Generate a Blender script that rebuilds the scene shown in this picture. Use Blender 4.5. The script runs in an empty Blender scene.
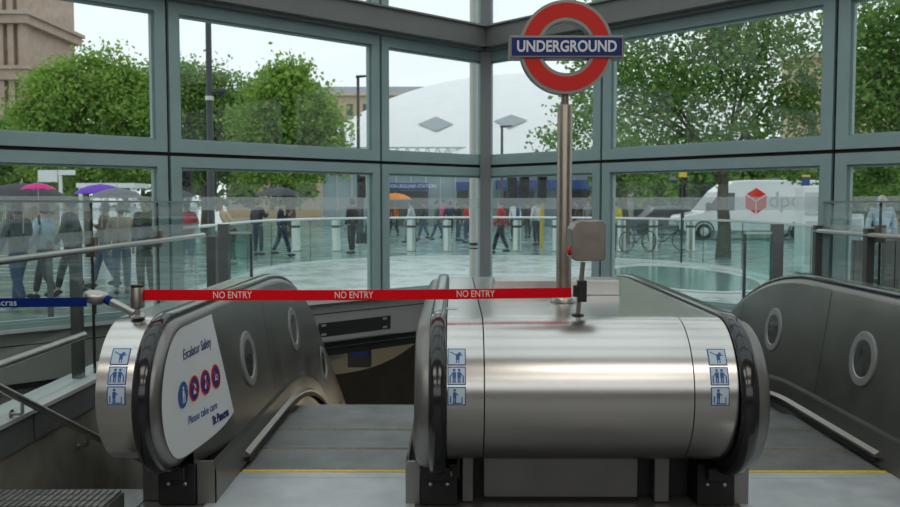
import bpy, bmesh, math, random
from mathutils import Vector, Matrix
from math import sin, cos, pi, radians as R, sqrt, atan, tan
random.seed(7)
scn = bpy.context.scene
COL = scn.collection

# ------------------------------------------------------------------ camera
F, H = 875.0, 1.62
PITCH, YAW = atan(51/875.), atan(4/875.)
cam_d = bpy.data.cameras.new('camera'); cam = bpy.data.objects.new('camera', cam_d); COL.objects.link(cam)
cam_d.sensor_width = 36; cam_d.lens = 36*F/900; cam_d.clip_end = 600
cam.location = (0, 0, H); cam.rotation_euler = (pi/2-PITCH, 0, YAW)
cam_d.dof.use_dof = True; cam_d.dof.focus_distance = 4.4; cam_d.dof.aperture_fstop = 5.0
scn.camera = cam

def ray(px, py):
    x = (px-450)/F; y = -(py-253.5)/F
    cy, sy, cp, sp = cos(YAW), sin(YAW), cos(PITCH), sin(PITCH)
    f = (-sy*cp, cy*cp, -sp); r = (cy, sy, 0); u = (-sy*sp, cy*sp, cp)
    return [f[i]+x*r[i]+y*u[i] for i in range(3)]
def at(px, py, Y):            # world point seen at a photo position, at distance Y
    d = ray(px, py); t = Y/d[1]; return Vector((d[0]*t, Y, H+d[2]*t))
def on(px, py, z=0.0):        # world point on a level
    d = ray(px, py); t = (z-H)/d[2]; return Vector((d[0]*t, d[1]*t, z))
def atx(px, py, X):
    d = ray(px, py); t = X/d[0]; return Vector((X, d[1]*t, H+d[2]*t))

# ------------------------------------------------------------------ materials
MATS = {}
def mat(name, col, rough=.5, metal=0., noise=0., nscale=8., stretch=(1, 1, 1), bump=0., emit=None, spec=None,
        coat=0., rvar=0., second=None, island=False, transl=0.):
    if name in MATS: return MATS[name]
    m = bpy.data.materials.new(name); m.use_nodes = True; MATS[name] = m
    nt = m.node_tree; N = nt.nodes; L = nt.links
    b = N['Principled BSDF']
    b.inputs['Base Color'].default_value = (*col, 1); b.inputs['Roughness'].default_value = rough
    b.inputs['Metallic'].default_value = metal
    if spec is not None: b.inputs['Specular IOR Level'].default_value = spec
    if coat: b.inputs['Coat Weight'].default_value = coat
    if noise or bump or rvar or island:
        tc = N.new('ShaderNodeTexCoord'); mp = N.new('ShaderNodeMapping'); mp.inputs['Scale'].default_value = stretch
        nz = N.new('ShaderNodeTexNoise'); nz.inputs['Scale'].default_value = nscale; nz.inputs['Detail'].default_value = 6
        L.new(tc.outputs['Object'], mp.inputs['Vector']); L.new(mp.outputs['Vector'], nz.inputs['Vector'])
        fac = nz.outputs['Fac']
        if island:
            g = N.new('ShaderNodeNewGeometry'); fac = g.outputs['Random Per Island']
        if noise:
            mx = N.new('ShaderNodeMix'); mx.data_type = 'RGBA'
            c2 = second or tuple(max(0, min(1, c*(1-noise))) for c in col)
            c1 = col if second else tuple(max(0, min(1, c*(1+noise))) for c in col)
            mx.inputs['A'].default_value = (*c2, 1); mx.inputs['B'].default_value = (*c1, 1)
            if island:
                L.new(fac, mx.inputs['Factor'])
            else:
                mr = N.new('ShaderNodeMapRange'); mr.inputs['From Min'].default_value = .3; mr.inputs['From Max'].default_value = .7
                L.new(fac, mr.inputs['Value']); L.new(mr.outputs['Result'], mx.inputs['Factor'])
            L.new(mx.outputs['Result'], b.inputs['Base Color'])
        if rvar:
            mr2 = N.new('ShaderNodeMapRange'); mr2.inputs['To Min'].default_value = max(0, rough-rvar); mr2.inputs['To Max'].default_value = rough+rvar
            mr2.inputs['From Min'].default_value = .3; mr2.inputs['From Max'].default_value = .7
            L.new(nz.outputs['Fac'], mr2.inputs['Value']); L.new(mr2.outputs['Result'], b.inputs['Roughness'])
        if bump:
            bp = N.new('ShaderNodeBump'); bp.inputs['Strength'].default_value = bump; bp.inputs['Distance'].default_value = .01
            L.new(nz.outputs['Fac'], bp.inputs['Height']); L.new(bp.outputs['Normal'], b.inputs['Normal'])
    if transl:
        tr = N.new('ShaderNodeBsdfTranslucent'); ms = N.new('ShaderNodeMixShader'); ms.inputs[0].default_value = transl
        o = N['Material Output']
        src = b.inputs['Base Color'].links[0].from_socket if b.inputs['Base Color'].links else None
        if src: L.new(src, tr.inputs['Color'])
        else: tr.inputs['Color'].default_value = (*col, 1)
        L.new(b.outputs[0], ms.inputs[1]); L.new(tr.outputs[0], ms.inputs[2]); L.new(ms.outputs[0], o.inputs[0])
    if emit:
        b.inputs['Emission Color'].default_value = (*emit[0], 1); b.inputs['Emission Strength'].default_value = emit[1]
    return m
def glass(name, tint, frost=0.0, refl=1.0):
    m = bpy.data.materials.new(name); m.use_nodes = True; nt = m.node_tree; N = nt.nodes; L = nt.links
    N.remove(N['Principled BSDF']); o = N['Material Output']
    t = N.new('ShaderNodeBsdfTransparent'); t.inputs[0].default_value = (*tint, 1)
    g = N.new('ShaderNodeBsdfGlossy'); g.inputs['Roughness'].default_value = 0.02
    fr = N.new('ShaderNodeLayerWeight'); fr.inputs['Blend'].default_value = .5
    pw = N.new('ShaderNodeMath'); pw.operation = 'POWER'; pw.inputs[1].default_value = 5
    L.new(fr.outputs['Facing'], pw.inputs[0])
    mu = N.new('ShaderNodeMath'); mu.operation = 'MULTIPLY_ADD'; mu.inputs[1].default_value = .85*refl; mu.inputs[2].default_value = .03*refl
    L.new(pw.outputs[0], mu.inputs[0])
    ms = N.new('ShaderNodeMixShader'); L.new(mu.outputs[0], ms.inputs[0])
    L.new(g.outputs[0], ms.inputs[2])
    if frost:
        d = N.new('ShaderNodeBsdfDiffuse'); d.inputs[0].default_value = (.75, .77, .77, 1)
        tl = N.new('ShaderNodeBsdfTranslucent'); tl.inputs[0].default_value = (.75, .77, .77, 1)
        m3 = N.new('ShaderNodeMixShader'); L.new(d.outputs[0], m3.inputs[1]); L.new(tl.outputs[0], m3.inputs[2])
        m2 = N.new('ShaderNodeMixShader'); m2.inputs[0].default_value = frost
        L.new(t.outputs[0], m2.inputs[1]); L.new(m3.outputs[0], m2.inputs[2]); L.new(m2.outputs[0], ms.inputs[1])
    else:
        L.new(t.outputs[0], ms.inputs[1])
    L.new(ms.outputs[0], o.inputs[0]); MATS[name] = m; return m

STEEL = mat('brushed_steel', (.70, .68, .645), .24, 1., .03, 7., (.2, 25, 25), 0, rvar=.02)
STEELV = mat('satin_steel', (.50, .49, .47), .34, 1., .08, 5., (3, 3, 3), .0, rvar=.06)
PANEL = mat('dull_steel_panel', (.255, .25, .235), .38, .85, .10, 3., (1, 1, 1), 0, rvar=.05)
SKIRT = mat('skirt_steel', (.25, .245, .23), .36, .85, .1, 4.)
RUBBER = mat('black_rubber', (.012, .012, .014), .16, 0, spec=.6, coat=.3)
BLACK = mat('black_plastic', (.012, .012, .012), .5)
SEAM = mat('dark_seam', (.01, .01, .01), .7)
PLATE = mat('landing_plate', (.56, .585, .60), .42, .3, .15, 5., (1, 1, 1), .05, rvar=.08)
TREAD = mat('step_tread', (.38, .385, .375), .45, .5, .2, 4.)
YELLOW = mat('safety_yellow', (.88, .58, .02), .5, 0, .12, 30)
FRAME = mat('teal_grey_frame', (.30, .415, .41), .45, 0, .06, 3.)
BEAM = mat('grey_beam_paint', (.20, .20, .19), .5, 0, .06, 3.)
GASKET = mat('dark_gasket', (.018, .010, .010), .7)
POSTG = mat('grey_post_paint', (.24, .25, .25), .45)
BOXM = mat('weathered_steel', (.33, .295, .25), .34, 1., .06, 5., (3, 3, 3), rvar=.05)
CONC = mat('concrete', (.27, .25, .21), .85, 0, .30, 3.5, (1, 1, 1), .25)
FASC = mat('fascia_paint', (.34, .34, .32), .5, 0, .06, 2.)
SILL = mat('white_sill', (.62, .64, .63), .5)
FLOORM = mat('interior_floor', (.11, .11, .108), .35, 0, .15, 2., rvar=.1)
CEIL = mat('ceiling_paint', (.34, .34, .33), .8)
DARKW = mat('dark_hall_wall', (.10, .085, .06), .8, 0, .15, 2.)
CREAM = mat('cream_wall', (.66, .62, .46), .7, 0, .05, 2.)
WHITE = mat('white_vinyl', (.78, .80, .80), .45)
WHITEP = mat('white_paint', (.74, .76, .76), .4, 0, .06, 2)
BLUE = mat('sign_blue', (.008, .025, .17), .45, spec=.25)
PICT = mat('pictogram_blue', (.02, .10, .34), .4)
PICTBG = mat('pictogram_ground', (.55, .66, .74), .4)
NAVY = mat('navy_ink', (.02, .03, .18), .5)
RED = mat('sign_red', (.72, .022, .014), .45, spec=.25)
TAPER = mat('red_webbing', (.86, .006, .016), .8, 0, .06, 200, spec=.1)
TAPEB = mat('blue_webbing', (.004, .025, .17), .8, spec=.1)
BRONZE = mat('bronze_trim', (.22, .18, .14), .4, .8)
GLASS = glass('window_glass', (.935, .97, .965), 0, .55)
GLASSG = glass('green_glass', (.83, .935, .915), 0, .9)
GLASSI = glass('screen_glass', (.93, .965, .955), 0, 1.0)
FROST = glass('frosted_band', (.93, .95, .95), .26, .5)
PORT = mat('porthole_glass', (.075, .085, .075), .10, 0, .5, 6., coat=.4)
PRING = mat('porthole_ring', (.36, .36, .35), .45, .4, .06, 5)

# ------------------------------------------------------------------ mesh builder
class MB:
    def __init__(s): s.v = []; s.f = []; s.mi = []; s.sm = []
    def add(s, vs, fs, m=0, smooth=False):
        n = len(s.v); s.v += [tuple(v) for v in vs]
        for f in fs: s.f.append([i+n for i in f]); s.mi.append(m); s.sm.append(smooth)
    def box(s, a, b, m=0):
        x0, y0, z0 = [min(a[i], b[i]) for i in range(3)]; x1, y1, z1 = [max(a[i], b[i]) for i in range(3)]
        s.add([(x0,y0,z0),(x1,y0,z0),(x1,y1,z0),(x0,y1,z0),(x0,y0,z1),(x1,y0,z1),(x1,y1,z1),(x0,y1,z1)],
              [(0,3,2,1),(4,5,6,7),(0,1,5,4),(1,2,6,5),(2,3,7,6),(3,0,4,7)], m)
    def obox(s, c, ux, uy, uz, m=0):          # oriented box from centre and half-axes
        c, ux, uy, uz = map(Vector, (c, ux, uy, uz)); vs = []
        for k in (-1, 1):
            for j, i in ((-1,-1),(-1,1),(1,1),(1,-1)): vs.append(c+ux*i+uy*j+uz*k)
        fs = [(0,3,2,1),(4,5,6,7),(0,1,5,4),(1,2,6,5),(2,3,7,6),(3,0,4,7)]
        if ux.cross(uy).dot(uz) < 0: fs = [tuple(reversed(f)) for f in fs]
        s.add(vs, fs, m)
    def bar(s, a, b, w, t, up=(0,0,1), m=0):   # box bar from a to b, w sideways, t along up
        a, b, up = Vector(a), Vector(b), Vector(up); d = (b-a); sd = d.cross(up).normalized(); u = sd.cross(d).normalized()
        s.obox((a+b)/2, d/2, sd*w/2, u*t/2, m)
    def tube(s, pts, r, n=10, m=0, caps=True, smooth=True):
        pts = [Vector(p) for p in pts]; k = len(pts); rs = r if isinstance(r, (list, tuple)) else [r]*k
        up = None; base = len(s.v); rings = []
        for i, p in enumerate(pts):
            d = (pts[min(i+1, k-1)]-pts[max(i-1, 0)]).normalized()
            if up is None:
                up = d.orthogonal().normalized()
            up = (up-d*up.dot(d)).normalized(); sd = d.cross(up)
            rings.append([p+(up*cos(2*pi*j/n)+sd*sin(2*pi*j/n))*rs[i] for j in range(n)])
        vs = [v for r_ in rings for v in r_]; fs = []
        for i in range(k-1):
            for j in range(n): fs.append((i*n+j, i*n+(j+1)%n, (i+1)*n+(j+1)%n, (i+1)*n+j))
        s.add(vs, fs, m, smooth)
        if caps:
            s.add(rings[0], [tuple(reversed(range(n)))], m); s.add(rings[-1], [tuple(range(n))], m)
    def lathe(s, prof, c=(0,0,0), n=20, m=0, axis=(0,0,1), smooth=True):
        c = Vector(c); ax = Vector(axis).normalized(); u = ax.orthogonal().normalized(); w = ax.cross(u); vs = []
        for (r, h) in prof:
            for j in range(n): vs.append(c+ax*h+(u*cos(2*pi*j/n)+w*sin(2*pi*j/n))*max(r, 1e-4))
        fs = []
        for i in range(len(prof)-1):
            for j in range(n): fs.append((i*n+j, i*n+(j+1)%n, (i+1)*n+(j+1)%n, (i+1)*n+j))
        s.add(vs, fs, m, smooth)
    def sweep(s, path, sec, m=0, smooth=False, close=True, cap=True):
        # path: list of (origin, side, up) frames; sec: list of (a, b) in side / up
        n = len(sec); vs = []; fs = []
        for (o, sd, up) in path:
            for (a, b) in sec: vs.append(Vector(o)+Vector(sd)*a+Vector(up)*b)
        rng = n if close else n-1
        for i in range(len(path)-1):
            for j in range(rng): fs.append((i*n+j, i*n+(j+1)%n, (i+1)*n+(j+1)%n, (i+1)*n+j))
        s.add(vs, fs, m, smooth)
        if cap and close:
            k = (len(path)-1)*n
            s.add(vs[:n], [tuple(reversed(range(n)))], m); s.add(vs[k:], [tuple(range(n))], m)
    def poly(s, pts, m=0): s.add(pts, [tuple(range(len(pts)))], m)
    def prism(s, pts, d, m=0):        # polygon pts extruded by vector d
        d = Vector(d); pts = [Vector(p) for p in pts]; n = len(pts)
        s.add(pts, [tuple(reversed(range(n)))], m); s.add([p+d for p in pts], [tuple(range(n))], m)
        s.add(pts+[p+d for p in pts], [(i, (i+1)%n, n+(i+1)%n, n+i) for i in range(n)], m)
    def ball(s, c, r, nu=12, nv=8, m=0):
        c = Vector(c); rx, ry, rz = r if isinstance(r, (tuple, list)) else (r, r, r); vs = []; fs = []
        for i in range(nv+1):
            a = -pi/2+pi*i/nv
            for j in range(nu): vs.append(c+Vector((rx*cos(a)*cos(2*pi*j/nu), ry*cos(a)*sin(2*pi*j/nu), rz*sin(a))))
        for i in range(nv):
            for j in range(nu): fs.append((i*nu+j, i*nu+(j+1)%nu, (i+1)*nu+(j+1)%nu, (i+1)*nu+j))
        s.add(vs, fs, m, True)
    def build(s, name, mats, parent=None, fix=True, bevel=0, origin=None):
        me = bpy.data.meshes.new(name)
        o = Vector(origin) if origin is not None else Vector((0,0,0))
        me.from_pydata([tuple(Vector(v)-o) for v in s.v], [], s.f)
        for i, p in enumerate(me.polygons): p.material_index = s.mi[i]; p.use_smooth = s.sm[i]
        for m in (mats if isinstance(mats, (list, tuple)) else [mats]): me.materials.append(m)
        if fix:
            bm = bmesh.new(); bm.from_mesh(me); bmesh.ops.remove_doubles(bm, verts=bm.verts, dist=1e-5)
            bmesh.ops.recalc_face_normals(bm, faces=bm.faces)
            for e in bm.edges:
                if len(e.link_faces) == 2 and (e.link_faces[0].smooth != e.link_faces[1].smooth or e.calc_face_angle(0) > 1.0): e.smooth = False
            bm.to_mesh(me); bm.free()
        ob = bpy.data.objects.new(name, me); COL.objects.link(ob); ob.location = o
        if parent is not None: ob.parent = parent; ob.location = o
        if bevel:
            bv = ob.modifiers.new('bevel', 'BEVEL'); bv.width = bevel; bv.segments = 2; bv.limit_method = 'ANGLE'; bv.angle_limit = R(40)
        return ob

def tag(o, label, cat, group=None, kind=None):
    o['label'] = label; o['category'] = cat
    if group: o['group'] = group
    if kind: o['kind'] = kind
    return o
def thing(name, label, cat, group=None, loc=(0,0,0), rz=0, kind=None):
    o = bpy.data.objects.new(name, None); COL.objects.link(o); o.location = loc; o.rotation_euler = (0,0,rz)
    o.empty_display_size = .1
    return tag(o, label, cat, group, kind)
def struct(o, label=None, cat=None):
    o['kind'] = 'structure'
    if label: o['label'] = label
    if cat: o['category'] = cat
    return o
def text_mesh(body, size, xs=1.0, offset=0.0, align='CENTER', ext=0.0):
    cu = bpy.data.curves.new('t', 'FONT'); cu.body = body; cu.size = size; cu.align_x = align; cu.align_y = 'CENTER'
    cu.offset = offset; cu.extrude = ext; cu.resolution_u = 3
    ob = bpy.data.objects.new('t', cu); COL.objects.link(ob)
    dg = bpy.context.evaluated_depsgraph_get(); dg.update()
    me = bpy.data.meshes.new_from_object(ob.evaluated_get(dg))
    bpy.data.objects.remove(ob); bpy.data.curves.remove(cu)
    if xs != 1.0: me.transform(Matrix.Diagonal((xs, 1, 1, 1)))
    return me
def lettering(name, body, size, m, o, ux, uy, parent=None, xs=1.0, offset=0.0, align='CENTER', ext=.0008, wmap=None):
    me = text_mesh(body, size, xs, offset, align, ext); me.name = name
    ux, uy = Vector(ux).normalized(), Vector(uy).normalized(); uz = ux.cross(uy)
    M = Matrix(((ux.x, uy.x, uz.x, o[0]), (ux.y, uy.y, uz.y, o[1]), (ux.z, uy.z, uz.z, o[2]), (0,0,0,1)))
    me.transform(M)
    me.materials.clear(); me.materials.append(m)
    for p in me.polygons: p.material_index = 0
    ob = bpy.data.objects.new(name, me); COL.objects.link(ob)
    if parent is not None: ob.parent = parent
    return ob

# ------------------------------------------------------------------ people (built first: they need the depsgraph)
def skin_mesh(joints, edges, radii, sub=1):
    me = bpy.data.meshes.new('s'); me.from_pydata(joints, edges, [])
    ob = bpy.data.objects.new('s', me); COL.objects.link(ob)
    ob.modifiers.new('skin', 'SKIN')
    sv = me.skin_vertices[0].data
    for i, r in enumerate(radii): sv[i].radius = r if isinstance(r, tuple) else (r, r)
    sv[0].use_root = True
    if sub:
        ms = ob.modifiers.new('sub', 'SUBSURF'); ms.levels = sub
    dg = bpy.context.evaluated_depsgraph_get(); dg.update()
    out = bpy.data.meshes.new_from_object(ob.evaluated_get(dg)); bpy.data.objects.remove(ob)
    for p in out.polygons: p.use_smooth = True
    return out
SKINS = [mat('skin_light', (.52, .33, .25), .6), mat('skin_dark', (.18, .09, .06), .6)]
def fabric(name, col): return mat('fabric_'+name, col, .85, 0, .15, 20)
FAB = {k: fabric(k, c) for k, c in dict(black=(.012,.012,.014), navy=(.015,.025,.06), grey=(.16,.17,.18), palegrey=(.45,.48,.50), red=(.45,.02,.03),
       beige=(.42,.33,.22), white=(.65,.66,.66), blue=(.03,.09,.25), brown=(.11,.065,.04), denim=(.05,.08,.15), pink=(.65,.03,.25),
       purple=(.14,.05,.45), green=(.05,.13,.07), yellow=(.65,.60,.03), orange=(.70,.22,.03), paleblue=(.42,.52,.60), charcoal=(.045,.048,.055)).items()}
def person(px, Y, label, top, bottom, hair='black', pose='stand', face=0, h=1.70, group=None, skin=0, arm='down', long=False, X=None, hood=False):
    k = h/1.72
    x0 = at(px, 240, Y).x if X is None else X
    root = thing('person', label, 'person', group, (x0, Y, 0), R(face))
    st = {'stand': (.02, -.03), 'walk': (.26, -.24), 'bend': (.05, -.06)}[pose]
    lean = .0 if pose != 'bend' else .38
    def P(x, y, z):      # lean the trunk forward about the hip
        if z > .95 and lean:
            dz = z-.95; y, z = y+sin(lean*1.5)*dz, .95+cos(lean*1.5)*dz
        return (x*k, y*k, z*k)
    J = [P(0,0,.97), P(0,0,1.12), P(0,0,1.30), P(0,-.01,1.45), P(0,.0,1.52), P(0,.015,1.59), P(0,.005,1.70), P(0,.105,1.585)]
    E = [(0,1),(1,2),(2,3),(3,4),(4,5),(5,6),(5,7)]
    Rr = [(.085,.065), (.085,.065), (.10,.07), .055, (.062,.07), (.075,.088), .06, .014]
    arms = []; legs = []
    for sgn in (-1, 1):
        fy = st[0] if sgn > 0 else st[1]
        n = len(J); kn = .06 if pose == 'walk' and fy < 0 else .0
        lg = [P(sgn*.09,0,.92), P(sgn*.095, fy*.55+.03+kn*.4, .50), P(sgn*.095, fy, .09+kn), P(sgn*.10, fy+.14, .035+kn*.6)]
        J += lg; E += [(0,n),(n,n+1),(n+1,n+2),(n+2,n+3)]; Rr += [.058, .046, .036, .030]; legs.append(lg)
        n = len(J)
        up = (arm == 'up' and sgn > 0) or arm == 'both'
        sw = -fy*.6
        if up: ar = [P(sgn*.17,0,1.40), P(sgn*.25,.06,1.16), P(sgn*.17,.26,1.27), P(sgn*.15,.30,1.33)]
        else: ar = [P(sgn*.17,0,1.40), P(sgn*.235,sw*.4-.02,1.13), P(sgn*.23,sw+.05,.90), P(sgn*.225,sw+.07,.82)]
        J += ar; E += [(2,n),(n,n+1),(n+1,n+2),(n+2,n+3)]; Rr += [.06, .042, .028, (.032,.018)]; arms.append(ar)
        pz = Vector(ar[3]); d = (pz-Vector(ar[2])).normalized()
        for q in range(5):
            off = Vector((0, (q-1.5)*.018, 0)) if q < 4 else Vector((-sgn*.03, .03, .02))
            ln = (.075, .085, .08, .06, .03)[q]
            i0 = len(J); J += [tuple(pz+off+d*.02), tuple(pz+off+d*ln+Vector((-sgn*.012,0,0)))]; E += [(n+3,i0),(i0,i0+1)]; Rr += [.009, .008]
    body = skin_mesh(J, E, Rr)
    b = bpy.data.objects.new('body', body); COL.objects.link(b); b.parent = root; body.materials.append(SKINS[skin])
    # jacket
    CJ = [P(0,0,.83 if not long else .62), P(0,0,1.10), P(0,0,1.30), P(0,-.01,1.43)]; CE = [(0,1),(1,2),(2,3)]; CR = [(.185,.155), (.15,.125), (.15,.115), .075]
    for ar in arms:
        n = len(CJ); CJ += [ar[0], ar[1], tuple(Vector(ar[2]).lerp(Vector(ar[1]), .08))]; CE += [(2,n),(n,n+1),(n+1,n+2)]; CR += [.08, .062, .05]
    if hood:
        n = len(CJ); CJ += [P(0,-.02,1.55), P(0,-.02,1.70)]; CE += [(3,n),(n,n+1)]; CR += [(.11,.11), .085]
    cm = skin_mesh(CJ, CE, CR); c = bpy.data.objects.new('jacket', cm); COL.objects.link(c); c.parent = root; cm.materials.append(FAB[top])
    TJ = [P(0,0,1.0), P(0,0,.93)]; TE = [(0,1)]; TR = [(.165,.14), (.165,.14)]
    for lg in legs:
        n = len(TJ); TJ += [lg[0], lg[1], tuple(Vector(lg[2])+Vector((0,0,.02)))]; TE += [(1,n),(n,n+1),(n+1,n+2)]; TR += [.10, .075, .058]
    tm = skin_mesh(TJ, TE, TR); t = bpy.data.objects.new('trousers', tm); COL.objects.link(t); t.parent = root; tm.materials.append(FAB[bottom])
    for lg in legs:
        m = MB(); a, tt = Vector(lg[2]), Vector(lg[3])
        m.ball((a.x, a.y+.05, max(.045, a.z-.04)), (.05, .135, .05), 10, 6)
        m.build('shoe', FAB['black'], root)
    if not hood:
        m = MB(); hc = Vector(P(0,-.02,1.625)); m.ball(hc, (.092*k, .10*k, .105*k), 12, 8); m.build('hair', FAB[hair], root)
    return root
def umbrella(px, py, Y, rad, label, col, group=None, tilt=(0,0), hgt=.85):
    c = at(px, py, Y)
    root = thing('umbrella', label, 'umbrella', group, (c.x, Y, c.z)); root.rotation_euler = (tilt[0], tilt[1], .2)
    m = MB(); vs = []; fs = []; n = 32; rings = [(0,.0),(.25,-.03),(.5,-.085),(.78,-.19),(1,-.33)]
    for (r, z) in rings:
        for j in range(n):
            a = 2*pi*j/n; ph = (j % 4)/4*pi; rr = r*rad*(1-.045*r*sin(ph)); vs.append((rr*cos(a), rr*sin(a), z*rad*1.15+.025*r*sin(ph)*rad))
    for i in range(len(rings)-1):
        for j in range(n): fs.append((i*n+j, i*n+(j+1)%n, (i+1)*n+(j+1)%n, (i+1)*n+j))
    m.add(vs, fs, 0, True); m.build('canopy', FAB[col], root)
    m = MB(); m.tube([(0,0,.07),(0,0,-hgt+.1)], .008, 8); m.build('shaft', STEELV, root)
    for j in range(8):
        a = 2*pi*j/8; m = MB(); m.tube([(0,0,-.02)]+[(r*rad*cos(a), r*rad*sin(a), z*rad*1.15-.008) for (r, z) in rings[1:]], .005, 5); m.build('rib', STEELV, root)
    m = MB(); m.tube([(0,0,-hgt+.1),(0,0,-hgt),(0,.02,-hgt-.03),(0,.05,-hgt-.02),(0,.055,-hgt+.01)], .014, 8); m.build('handle', BLACK, root)
    return root

G1 = 'passers-by under the trees to the left'
person(18, 13.2, 'person under the big dark umbrella at the far left of the plaza', 'grey', 'denim', 'brown', 'walk', 60, 1.62, G1, arm='up')
umbrella(22, 183, 13.0, .70, 'big black umbrella at the far left, nearest to the glass', 'charcoal', 'umbrellas in the crowd')
person(44, 14.5, 'person in pale blue coat walking right behind the far left umbrella', 'paleblue', 'charcoal', 'black', 'walk', 80, 1.60, G1, arm='up')
umbrella(38, 183, 12.3, .24, 'small folded pink umbrella beside the big black one', 'pink', 'umbrellas in the crowd', hgt=.55)
person(70, 15.2, 'person with black hair in dark coat between pink and purple umbrellas', 'charcoal', 'black', 'black', 'walk', 95, 1.70, G1)
person(105, 16.5, 'person in brown coat beneath the purple umbrella', 'brown', 'denim', 'black', 'walk', 100, 1.62, G1, arm='up')
umbrella(101, 184, 15.0, .46, 'purple umbrella held up in the crowd on the left', 'purple', 'umbrellas in the crowd')
person(121, 15.4, 'person in beige coat and jeans beneath the grey umbrella', 'beige', 'denim', 'brown', 'stand', 20, 1.60, G1, arm='up')
umbrella(117, 188, 14.2, .44, 'grey umbrella overlapping the purple one', 'grey', 'umbrellas in the crowd')
person(146, 14.8, 'brown haired person in black coat right of the grey umbrella', 'black', 'black', 'brown', 'stand', 160, 1.72, G1)
person(187, 20.0, 'person in red top and jeans behind the window mullion', 'red', 'denim', 'black', 'stand', 20, 1.66, G1, arm='up')
umbrella(178, 190, 20.2, .42, 'dark grey umbrella half hidden by the window mullion', 'charcoal', 'umbrellas in the crowd')
G2 = 'people on the paving behind the curved glass'
person(233, 22.6, 'person in beige jacket bending forward behind the curved glass', 'beige', 'brown', 'brown', 'bend', 90, 1.72, G2)
person(258, 26.6, 'brown haired person in dark coat left of the black umbrella', 'charcoal', 'navy', 'brown', 'stand', -30, 1.74, G2, arm='up')
person(281, 26.2, 'person in navy suit striding under the black umbrella', 'navy', 'navy', 'black', 'walk', -80, 1.70, G2, arm='up')
umbrella(278, 187, 26.0, .72, 'black umbrella over the person in the navy suit', 'charcoal', 'umbrellas in the crowd')
person(352, 27.4, 'person in black coat carrying a dark bag left of the window corner', 'black', 'black', 'black', 'stand', 60, 1.74, G2)
m = MB(); c = at(362, 240, 27.3); m.prism([(c.x-.2,27.3,.35),(c.x+.22,27.3,.35),(c.x+.17,27.3,.68),(c.x-.15,27.3,.68)], (0,.14,0)); bag = m.build('shoulder_bag', FAB['black'])
m = MB(); m.tube([(c.x-.15,27.37,.66),(c.x-.12,27.37,.86),(c.x+.1,27.37,.86),(c.x+.15,27.37,.66)], .012, 6); m.build('strap', BLACK, bag)
tag(bag, 'dark bag held by the person in the black coat', 'bag')
person(501, 27.6, 'person with red top and dark trousers right of the corner post', 'red', 'black', 'black', 'walk', 75, 1.72, G2)
person(537, 33, 'person in white shirt left of the yellow signal post', 'white', 'navy', 'black', 'stand', 30, 1.74, G2)
G3 = 'distant crowd across the street'
far = [(371,36,'grey','black','near the window mullion'),(388,39,'brown','charcoal','left of the pale coat in the crowd'),(411,35,'palegrey','grey','directly behind the first bollard'),
       (424,38,'charcoal','denim','right of the pale coat'),(437,36,'green','denim','in front of the shop between two bollards'),(443,40,'pink','grey','above the bollard in the crowd'),
       (450,36,'navy','black','right of the second bollard'),(458,37,'black','denim','in the middle of the knot of people'),(466,35,'red','denim','just left of the white column'),
       (471,39,'beige','navy','behind the white column'),(515,37,'white','black','left of the blue post'),(528,40,'charcoal','charcoal','behind the signal posts'),
       (577,38,'brown','navy','right of the steel sign pole'),(588,40,'grey','denim','far right of the steel sign pole'),(394,41,'orange','black','under the orange parasol')]
for (px, Y, a, b_, w) in far:
    person(px, Y, 'distant person in %s top and %s trousers %s' % (a, b_, w), a, b_, random.choice(['black','brown']), random.choice(['walk','stand']), random.choice([80,-80,20,150]), random.uniform(1.62,1.78), G3)
person(616, 30, 'person in yellow high visibility jacket at the right glass panel edge', 'yellow', 'navy', 'black', 'stand', 40, 1.68)
person(881, 17.5, 'person in pale hooded rain poncho at the far right', 'paleblue', 'grey', 'grey', 'stand', 170, 1.80, None, 0, 'down', True, hood=True)
umbrella(395, 193, 40.6, .85, 'small orange parasol outside the shop across the street', 'orange', None, (0,0), 1.6)

# ------------------------------------------------------------------ escalators
XL, XM, XR, XRR = -1.485, -.08, 1.40, 2.81
YC, ZC, RN = 4.48, .640, .395
ZD, RD = .670, .362
Y1, RA = 6.7, 4.2
def g(Y):
    if Y <= Y1: return 0.0
    if Y <= Y1+RA*.5: return -(RA-sqrt(RA*RA-(Y-Y1)**2))
    return -RA*(1-cos(pi/6))-(Y-Y1-RA*.5)*tan(pi/6)
def slope(Y):
    e = .01; return (g(Y+e)-g(Y-e))/(2*e)
YS = [4.6+.04*i for i in range(17)]+[5.4+.2*i for i in range(6)]+[6.6+.1*i for i in range(24)]+[9.0, 10.0, 11.0, 12.0]
def newel(r, y_in=.10, y_end=12.0, n=28, ZC=ZC):     # (Y, z, ny, nz) from the inlet round the newel, along the top and down the incline
    pts = [(YC+y_in, ZC-r, 0, -1)] if y_in else []
    for i in range(n+1):
        a = -pi/2-pi*i/n; pts.append((YC+r*cos(a), ZC+r*sin(a), cos(a), sin(a)))
    for Y in YS:
        if Y > YC+.05 and Y <= y_end:
            s = slope(Y); k = sqrt(1+s*s); pts.append((Y-(s/k)*0, ZC+r+g(Y), -s/k, 1/k))
    return pts
def frames(X, pts): return [((X, y, z), (1,0,0), (0,ny,nz)) for (y, z, ny, nz) in pts]

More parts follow.
